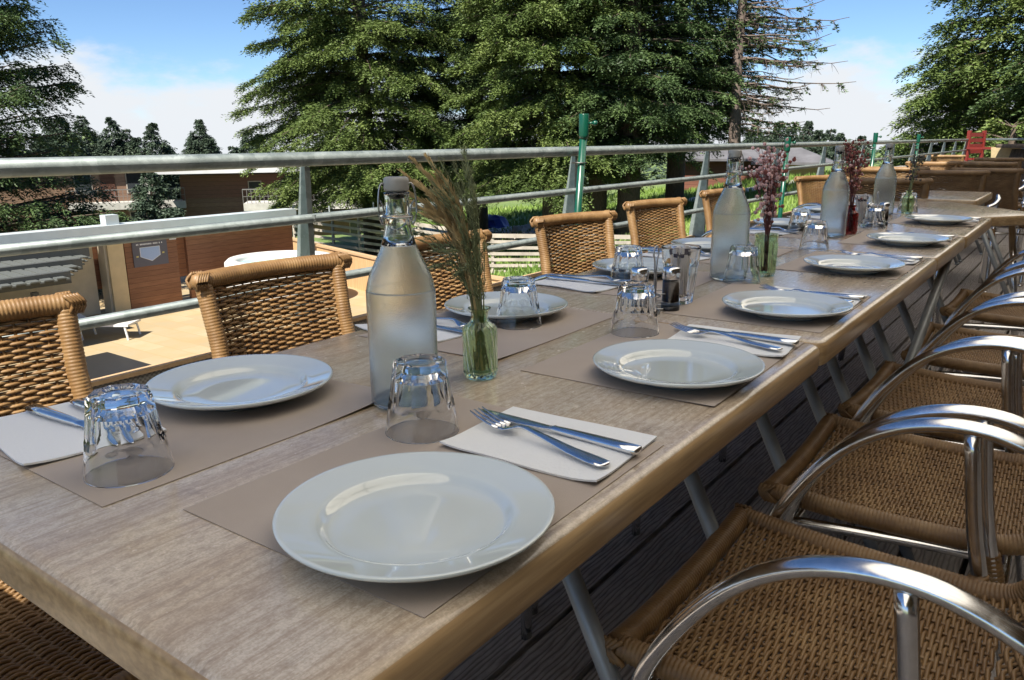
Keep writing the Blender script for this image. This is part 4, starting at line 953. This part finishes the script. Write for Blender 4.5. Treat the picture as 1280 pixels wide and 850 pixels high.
# ================================================================== CONIFERS
def conifer(name, label, x, y, H, r_low, z_lo, seed, mat='fir_sun', leaf=.17, lw=.020, dens=1.5, nbr=7, dz=.34, top_from=9., droop=.30, bark='bark', trunk_r=.35, extra_trunk=None, gap=.25, group=None, cols=None, shape=1., scl=18, zbase=None, expo=.8):
    """trunk + whorled drooping boughs, each bough a flat spray of needle tufts"""
    rg = np.random.default_rng(seed); zb = float(ground(x, y)) if zbase is None else zbase
    t = thing(name, label, 'tree', (x, y, zb), 0, group)
    tr = MB(); zs = np.linspace(0, H, 12); tr.tube(np.stack([.06*np.sin(zs*.5), .05*np.cos(zs*.7)-.05, zs-.2], -1), trunk_r*(1-.93*zs/H)+.015, 10)
    if extra_trunk: 
        for (ex, ey, er) in extra_trunk: tr.tube(np.stack([ex+0*zs, ey+.03*zs, zs-.2], -1), er*(1-.9*zs/H)+.01, 9)
    V = []; cnt = 0
    z = z_lo; 
    while z < H-.15:
        f = (z-z_lo)/(H-z_lo); Rz = r_low*(1-f)**expo*shape*(.72+.28*min(1, f*6+.25))
        far = z > top_from; nb = max(3, int(nbr*(.6 if far else 1)))
        for k in range(nb):
            a = rg.uniform(0, 2*np.pi); L = Rz*rg.uniform(.66, 1.12)+.12
            dr = np.array([np.cos(a), np.sin(a), 0]); sd = np.array([-np.sin(a), np.cos(a), 0]); dd = droop*rg.uniform(.6, 1.3)*(1-f*.9); up = .10+.35*f
            nt = 7; tt = np.linspace(0, 1, nt); B = np.array([0, 0, z])+tt[:, None]*dr*L+np.array([0, 0, 1])*(L*(up*tt-dd*tt**2))[:, None]
            tr.tube(B, np.linspace(.045*min(1, L/2.5)+.006, .006, nt), 4, cap=False)
            nc = int(max(4, L*scl*dens*(.45 if far else 1)*(.35+.65*L/ max(r_low, .5))))
            u = rg.random(nc)**.62*.92+.08; wd = (.10+.42*L*(1-u)*np.minimum(1, u*3.5)*.9)
            s = rg.uniform(-1, 1, nc); C = np.array([0, 0, z])+u[:, None]*dr*L+(s*wd)[:, None]*sd+np.array([0, 0, 1])*(L*(up*u-dd*u**2)-.10*np.abs(s)*wd+rg.normal(0, .055, nc))[:, None]
            keep = (np.sin(C[:, 0]*2.1+seed)*np.sin(C[:, 1]*2.3)*np.sin(C[:, 2]*2.7+1) > -1+gap*2*rg.random(nc)); C = C[keep]; s = s[keep]; m_ = len(C)
            if not m_: continue
            ns = 18 if not far else 9; tl = leaf*2.4*(1.4 if far else 1)*rg.uniform(.7, 1.2, m_)*min(1, L/1.1)
            ax = dr[None]*1.0+sd[None]*(s*.95)[:, None]+rg.normal(0, .30, (m_, 3)); ax[:, 2] = ax[:, 2]*.6-.34; ax /= np.linalg.norm(ax, axis=1)[:, None]
            up_ = rg.normal(0, .25, (m_, 3))+np.array([0, 0, 1]); pr = np.cross(ax, up_); pr /= np.linalg.norm(pr, axis=1)[:, None]
            uu = np.tile(np.linspace(0, 1, ns), m_); sgn = np.tile(np.where(np.arange(ns) % 2, 1., -1.), m_); A3 = np.repeat(ax, ns, 0); P3 = np.repeat(pr, ns, 0)
            base = np.repeat(C, ns, 0)+A3*(uu*np.repeat(tl, ns))[:, None]+np.array([0, 0, -1])*(.16*uu**2)[:, None]+rg.normal(0, .018, (m_*ns, 3))
            out = A3*(.55+.5*uu)[:, None]+P3*(sgn*(1-.55*uu))[:, None]+rg.normal(0, .22, (m_*ns, 3)); out /= np.linalg.norm(out, axis=1)[:, None]
            wv = np.cross(out, rg.normal(0, .5, (m_*ns, 3))+np.array([0, 0, 1])); wv /= np.linalg.norm(wv, axis=1)[:, None]
            ll = leaf*rg.uniform(.6, 1.1, m_*ns)*(1-.4*uu)*(1.5 if far else 1); ww = lw*rg.uniform(.7, 1.3, m_*ns)*(1.5 if far else 1)
            V.append(np.stack([base, base+out*(ll*.45)[:, None]+wv*ww[:, None], base+out*ll[:, None], base+out*(ll*.45)[:, None]-wv*ww[:, None]], 1).reshape(-1, 3))
        z += dz*rg.uniform(.75, 1.25)*(1.4 if far else 1)
    tr.build('trunk', bark, t, smooth=True); V = np.concatenate(V); n = len(V)//4
    fastmesh('crown', V, np.arange(4*n).reshape(-1, 4), mat, t); return t
def pol(az, D): return D*math.sin(R(az)), D*math.cos(R(az))
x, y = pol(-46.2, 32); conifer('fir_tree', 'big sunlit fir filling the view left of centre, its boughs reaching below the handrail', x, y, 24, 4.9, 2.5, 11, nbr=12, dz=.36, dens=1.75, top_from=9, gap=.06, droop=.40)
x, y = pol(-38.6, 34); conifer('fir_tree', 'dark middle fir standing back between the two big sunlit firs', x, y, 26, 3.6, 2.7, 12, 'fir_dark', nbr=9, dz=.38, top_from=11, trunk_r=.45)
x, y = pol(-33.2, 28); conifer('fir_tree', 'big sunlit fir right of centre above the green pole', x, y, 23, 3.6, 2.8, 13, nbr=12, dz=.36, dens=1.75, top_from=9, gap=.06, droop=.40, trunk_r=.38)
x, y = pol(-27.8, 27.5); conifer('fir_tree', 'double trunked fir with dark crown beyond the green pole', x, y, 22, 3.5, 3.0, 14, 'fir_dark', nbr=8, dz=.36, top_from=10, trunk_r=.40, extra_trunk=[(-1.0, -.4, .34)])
x, y = pol(-24.6, 30); conifer('fir_tree', 'fir with bright green boughs right beside the bare spruce', x, y, 20, 3.0, 3.1, 15, nbr=8, dz=.36, top_from=10)
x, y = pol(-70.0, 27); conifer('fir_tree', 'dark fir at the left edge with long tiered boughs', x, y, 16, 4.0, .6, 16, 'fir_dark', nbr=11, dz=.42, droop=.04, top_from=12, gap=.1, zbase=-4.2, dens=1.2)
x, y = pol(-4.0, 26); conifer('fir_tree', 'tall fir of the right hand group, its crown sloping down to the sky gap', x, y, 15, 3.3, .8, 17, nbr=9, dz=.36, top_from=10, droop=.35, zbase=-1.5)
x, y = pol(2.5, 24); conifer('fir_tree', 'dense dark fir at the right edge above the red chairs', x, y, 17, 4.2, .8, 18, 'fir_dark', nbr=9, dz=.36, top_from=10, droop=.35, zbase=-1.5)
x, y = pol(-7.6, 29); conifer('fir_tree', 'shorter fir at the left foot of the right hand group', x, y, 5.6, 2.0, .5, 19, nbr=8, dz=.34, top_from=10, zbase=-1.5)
x, y = pol(-4.5, 20); conifer('young_conifer', 'low bushy conifer behind the far railing posts', x, y, 3.0, 2.0, .2, 20, nbr=8, dz=.28, top_from=10, zbase=-1.5)
x, y = pol(-60.4, 55); conifer('fir_tree', 'dark fir standing between the two wooden houses', x, y, 9.0, 2.7, .4, 21, 'fir_haze', nbr=7, dz=.5, leaf=.3, lw=.05, zbase=-9.5)
# the half dead spruce
x, y = pol(-20.75, 28); rg = np.random.default_rng(3); zb = float(ground(x, y))
t = thing('dead_spruce', 'half dead spruce with bare lichened branches reaching right against the sky', 'tree', (x, y, zb))
tr = MB(); zs = np.linspace(0, 16, 16); tr.tube(np.stack([.05*np.sin(zs), 0*zs, zs-.2], -1), .22*(1-.9*zs/16)+.015, 10); tr.build('trunk', 'deadbark', t, smooth=True)
ex = np.array([math.cos(R(20.75)), math.sin(R(20.75)), 0]); tw = MB(); V = []
for k in range(190):
    z = rg.uniform(2.5, 12); a = rg.uniform(-1.0, 1.0) if k % 3 else rg.uniform(2, 4.3); L = rg.uniform(.7, 3.4) if k % 3 else rg.uniform(.5, 1.6)
    if k < 9: z = [3.0, 4.3, 4.9, 5.3, 6.0, 7.3, 8.1, 8.9, 9.8][k]; a = rg.uniform(-.3, .3); L = [2.2, 3.6, 3.3, 2.2, 1.8, 2.2, 2.3, 2.0, 1.7][k]
    d = np.array([math.cos(a)*ex[0]-math.sin(a)*ex[1], math.cos(a)*ex[1]+math.sin(a)*ex[0], 0]); sd = np.array([-d[1], d[0], 0]); tt = np.linspace(0, 1, 8)
    B = np.array([0, 0, z])+tt[:, None]*d*L+np.array([0, 0, 1])*(L*(-.02*tt-.22*tt**2+.18*tt**4)+.03*np.sin(tt*9+k))[:, None]
    tw.tube(B, np.linspace(.036 if L > 1.5 else .018, .008, 8), 4, cap=False)
    for q in range(int(L*11)):
        i = rg.integers(1, 7); p0 = B[i]; e = p0+sd*rg.normal(0, .22)+d*rg.uniform(0, .25)+np.array([0, 0, -rg.uniform(.02, .35)]); tw.tube([p0, (p0+e)/2+np.array([0, 0, .03]), e], [.007, .005, .003], 3, cap=False)
        if rg.random() < (.95 if k % 3 == 0 else .45 if z > 8 else .15):
            for _ in range(16):
                b_ = p0+(e-p0)*rg.random(); o_ = rg.normal(0, 1, 3); o_ /= np.linalg.norm(o_); o_[2] *= .5; w_ = np.cross(o_, rg.normal(0, 1, 3)); w_ /= np.linalg.norm(w_)+1e-9
                V += [b_, b_+o_*.07+w_*.022, b_+o_*.16, b_+o_*.07-w_*.022]
tw.build('bare_branches', 'deadbark', t); V = np.array(V); fastmesh('crown', V, np.arange(len(V)).reshape(-1, 4), 'fir_dark', t)
# skyline conifers
GS = 'small conifers along the skyline'
protos = []
for s_, (H, r_) in enumerate(((9, 3.3), (11, 3.6), (8, 3.1))):
    protos.append(Once(conifer('skyline_conifer', 'small pointed conifer on the distant skyline', 0, 0, H, r_, .8, 40+s_, 'fir_haze', leaf=.27, lw=.05, nbr=8, dz=.36, droop=.12, expo=1.0, top_from=99, trunk_r=.12, group=GS, scl=14, zbase=0)))
rg2 = random.Random(21)
sky = [(-80.7, 33.4, 1.8), (-89.7, 39.1, 2.3), (-88.1, 39.8, 3.5), (-84.8, 39.5, 3.8), (-79.7, 38.1, 2.2), (-89.7, 43.9, 4.3), (-89.4, 45.1, 1.7), (-83.5, 43.8, 3.9), (-82.7, 44.9, 2.8), (-77.6, 43.1, 1.8), (-72.7, 42.1, 3.1), (-78.6, 46.8, 1.2), (-80.4, 52.0, 3.7), (-71.2, 47.1, 1.6), (-84.4, 53.4, 1.9), (-71.8, 52.0, 2.5), (-71.2, 52.8, 2.1), (-69.6, 48.5, 1.0), (-35.3, 97.8, 1.9), (-32.8, 93.2, 3.0), (-32.3, 96.2, 2.3), (-29.5, 91.7, 3.1), (-24.9, 80.9, 2.4), (-25.4, 86.9, 1.7), (-25.9, 90.3, 3.0), (-22.8, 83.3, 2.0), (-26.0, 99.7, 2.4), (-22.1, 88.7, 1.7), (-19.2, 85.0, 1.4), (-23.4, 97.6, 1.1), (-23.1, 83.3, 1.3), (-33.1, 97.1, 1.4)]
for i, (x, y, top) in enumerate(sky):
    pr = protos[i % 3]; H = (9, 11, 8)[i % 3]; s = rg2.uniform(.85, 1.15); pr((x, y, top-H*s), rg2.uniform(0, 6), 'small pointed conifer on the distant skyline', GS, (s, s, s))
# denser low forest behind them, one mass
V = []; rgn = np.random.default_rng(8)
for k in range(260):
    az = rgn.uniform(-72, -2); D = rgn.uniform(104, 150); x, y = pol(az, D); H = rgn.uniform(7, 12); top = 1.07+D*math.tan(R(rgn.uniform(-1.2, .15))); n = 150
    f = rgn.random(n)**.7; a = rgn.uniform(0, 6.28, n); rr = (f)*H*.22*rgn.uniform(.5, 1, n); b = np.stack([x+rr*np.cos(a), y+rr*np.sin(a), top-f*H], -1); o_ = np.stack([np.cos(a), np.sin(a), -.35+0*a], -1)*.9; w_ = np.stack([-np.sin(a), np.cos(a), 0*a], -1)*.35
    V.append(np.stack([b, b+o_*.5+w_, b+o_, b+o_*.5-w_], 1).reshape(-1, 3))
V = np.concatenate(V); tag(fastmesh('far_forest', V, np.arange(len(V)).reshape(-1, 4), 'fir_haze'), 'dark conifer wood far away along the horizon', 'forest', None, 'stuff')

# ================================================================== LIGHT, WORLD, CAMERA
SUN_EL, SUN_AZ = 52., 171.     # azimuth measured from +Y towards +X
w = bpy.data.worlds.new('World'); sc.world = w; w.use_nodes = True; nt = w.node_tree; nt.nodes.clear()
N_ = nt.nodes.new; out = N_('ShaderNodeOutputWorld'); bg = N_('ShaderNodeBackground'); skyn = N_('ShaderNodeTexSky'); skyn.sky_type = 'NISHITA'; skyn.sun_disc = False
skyn.sun_elevation = R(SUN_EL); skyn.sun_rotation = R(SUN_AZ); skyn.altitude = 2600; skyn.air_density = 1.0; skyn.dust_density = .05; skyn.ozone_density = 3.5
tc = N_('ShaderNodeTexCoord'); sx = N_('ShaderNodeSeparateXYZ'); nt.links.new(tc.outputs['Generated'], sx.inputs[0])
mp = N_('ShaderNodeMapping'); mp.inputs['Scale'].default_value = (3.2, 3.2, 8.0); mp.inputs['Location'].default_value = (1.3, .4, 0); nt.links.new(tc.outputs['Generated'], mp.inputs[0])
nz = N_('ShaderNodeTexNoise'); nz.inputs['Scale'].default_value = 1.6; nz.inputs['Detail'].default_value = 8; nz.inputs['Roughness'].default_value = .58; nt.links.new(mp.outputs[0], nz.inputs['Vector'])
band = N_('ShaderNodeMapRange'); band.inputs[1].default_value = .0; band.inputs[2].default_value = .22; band.inputs[3].default_value = .36; band.inputs[4].default_value = -.30; nt.links.new(sx.outputs[2], band.inputs[0])
ad = N_('ShaderNodeMath'); ad.operation = 'ADD'; nt.links.new(nz.outputs[0], ad.inputs[0]); nt.links.new(band.outputs[0], ad.inputs[1])
rp = N_('ShaderNodeMapRange'); rp.interpolation_type = 'SMOOTHSTEP'; rp.inputs[1].default_value = .54; rp.inputs[2].default_value = .74; nt.links.new(ad.outputs[0], rp.inputs[0])
CLOUD = 3.6
mx = N_('ShaderNodeMix'); mx.data_type = 'RGBA'; mx.inputs[7].default_value = (CLOUD*.96, CLOUD*1.0, CLOUD*1.05, 1); nt.links.new(rp.outputs[0], mx.inputs[0]); tm = N_('ShaderNodeMix'); tm.data_type = 'RGBA'; tm.blend_type = 'MULTIPLY'; tm.inputs[0].default_value = 1; tm.inputs[7].default_value = (.52, .575, .62, 1); nt.links.new(skyn.outputs[0], tm.inputs[6]); nt.links.new(tm.outputs[2], mx.inputs[6])
nt.links.new(mx.outputs[2], bg.inputs[0]); bg.inputs[1].default_value = .10; nt.links.new(bg.outputs[0], out.inputs[0])
sd = bpy.data.lights.new('sun', 'SUN'); sd.energy = 4.8; sd.angle = R(.53); sd.color = (1, .93, .82); so = bpy.data.objects.new('sun', sd); COL.objects.link(so)
dvec = Vector((math.sin(R(SUN_AZ))*math.cos(R(SUN_EL)), math.cos(R(SUN_AZ))*math.cos(R(SUN_EL)), math.sin(R(SUN_EL)))); so.rotation_euler = dvec.to_track_quat('Z', 'Y').to_euler()

cd = bpy.data.cameras.new('camera'); co = bpy.data.objects.new('camera', cd); COL.objects.link(co); sc.camera = co
r_ = Vector((0.8082517, 0.58878739, -0.0076554)); u_ = Vector((-0.13901237, 0.20342891, 0.9691709)); f_ = Vector((-0.57219294, 0.78226983, -0.24627049))
co.matrix_world = Matrix(((r_.x, u_.x, -f_.x, 0), (r_.y, u_.y, -f_.y, 0), (r_.z, u_.z, -f_.z, 1.0717), (0, 0, 0, 1)))
cd.sensor_width = 36; cd.lens = 981/1280*36; cd.clip_end = 3000; cd.clip_start = .02
cd.dof.use_dof = False
vs = sc.view_settings; vs.view_transform = 'Standard'; vs.look = 'None'; vs.gamma = 1; vs.exposure = 1.3; vs.use_curve_mapping = False
sc.cycles.max_bounces = 24; sc.cycles.transmission_bounces = 20; sc.cycles.glossy_bounces = 5; sc.cycles.diffuse_bounces = 4; sc.cycles.transparent_max_bounces = 8
sc.cycles.use_denoising = True; sc.cycles.sample_clamp_indirect = 15.0
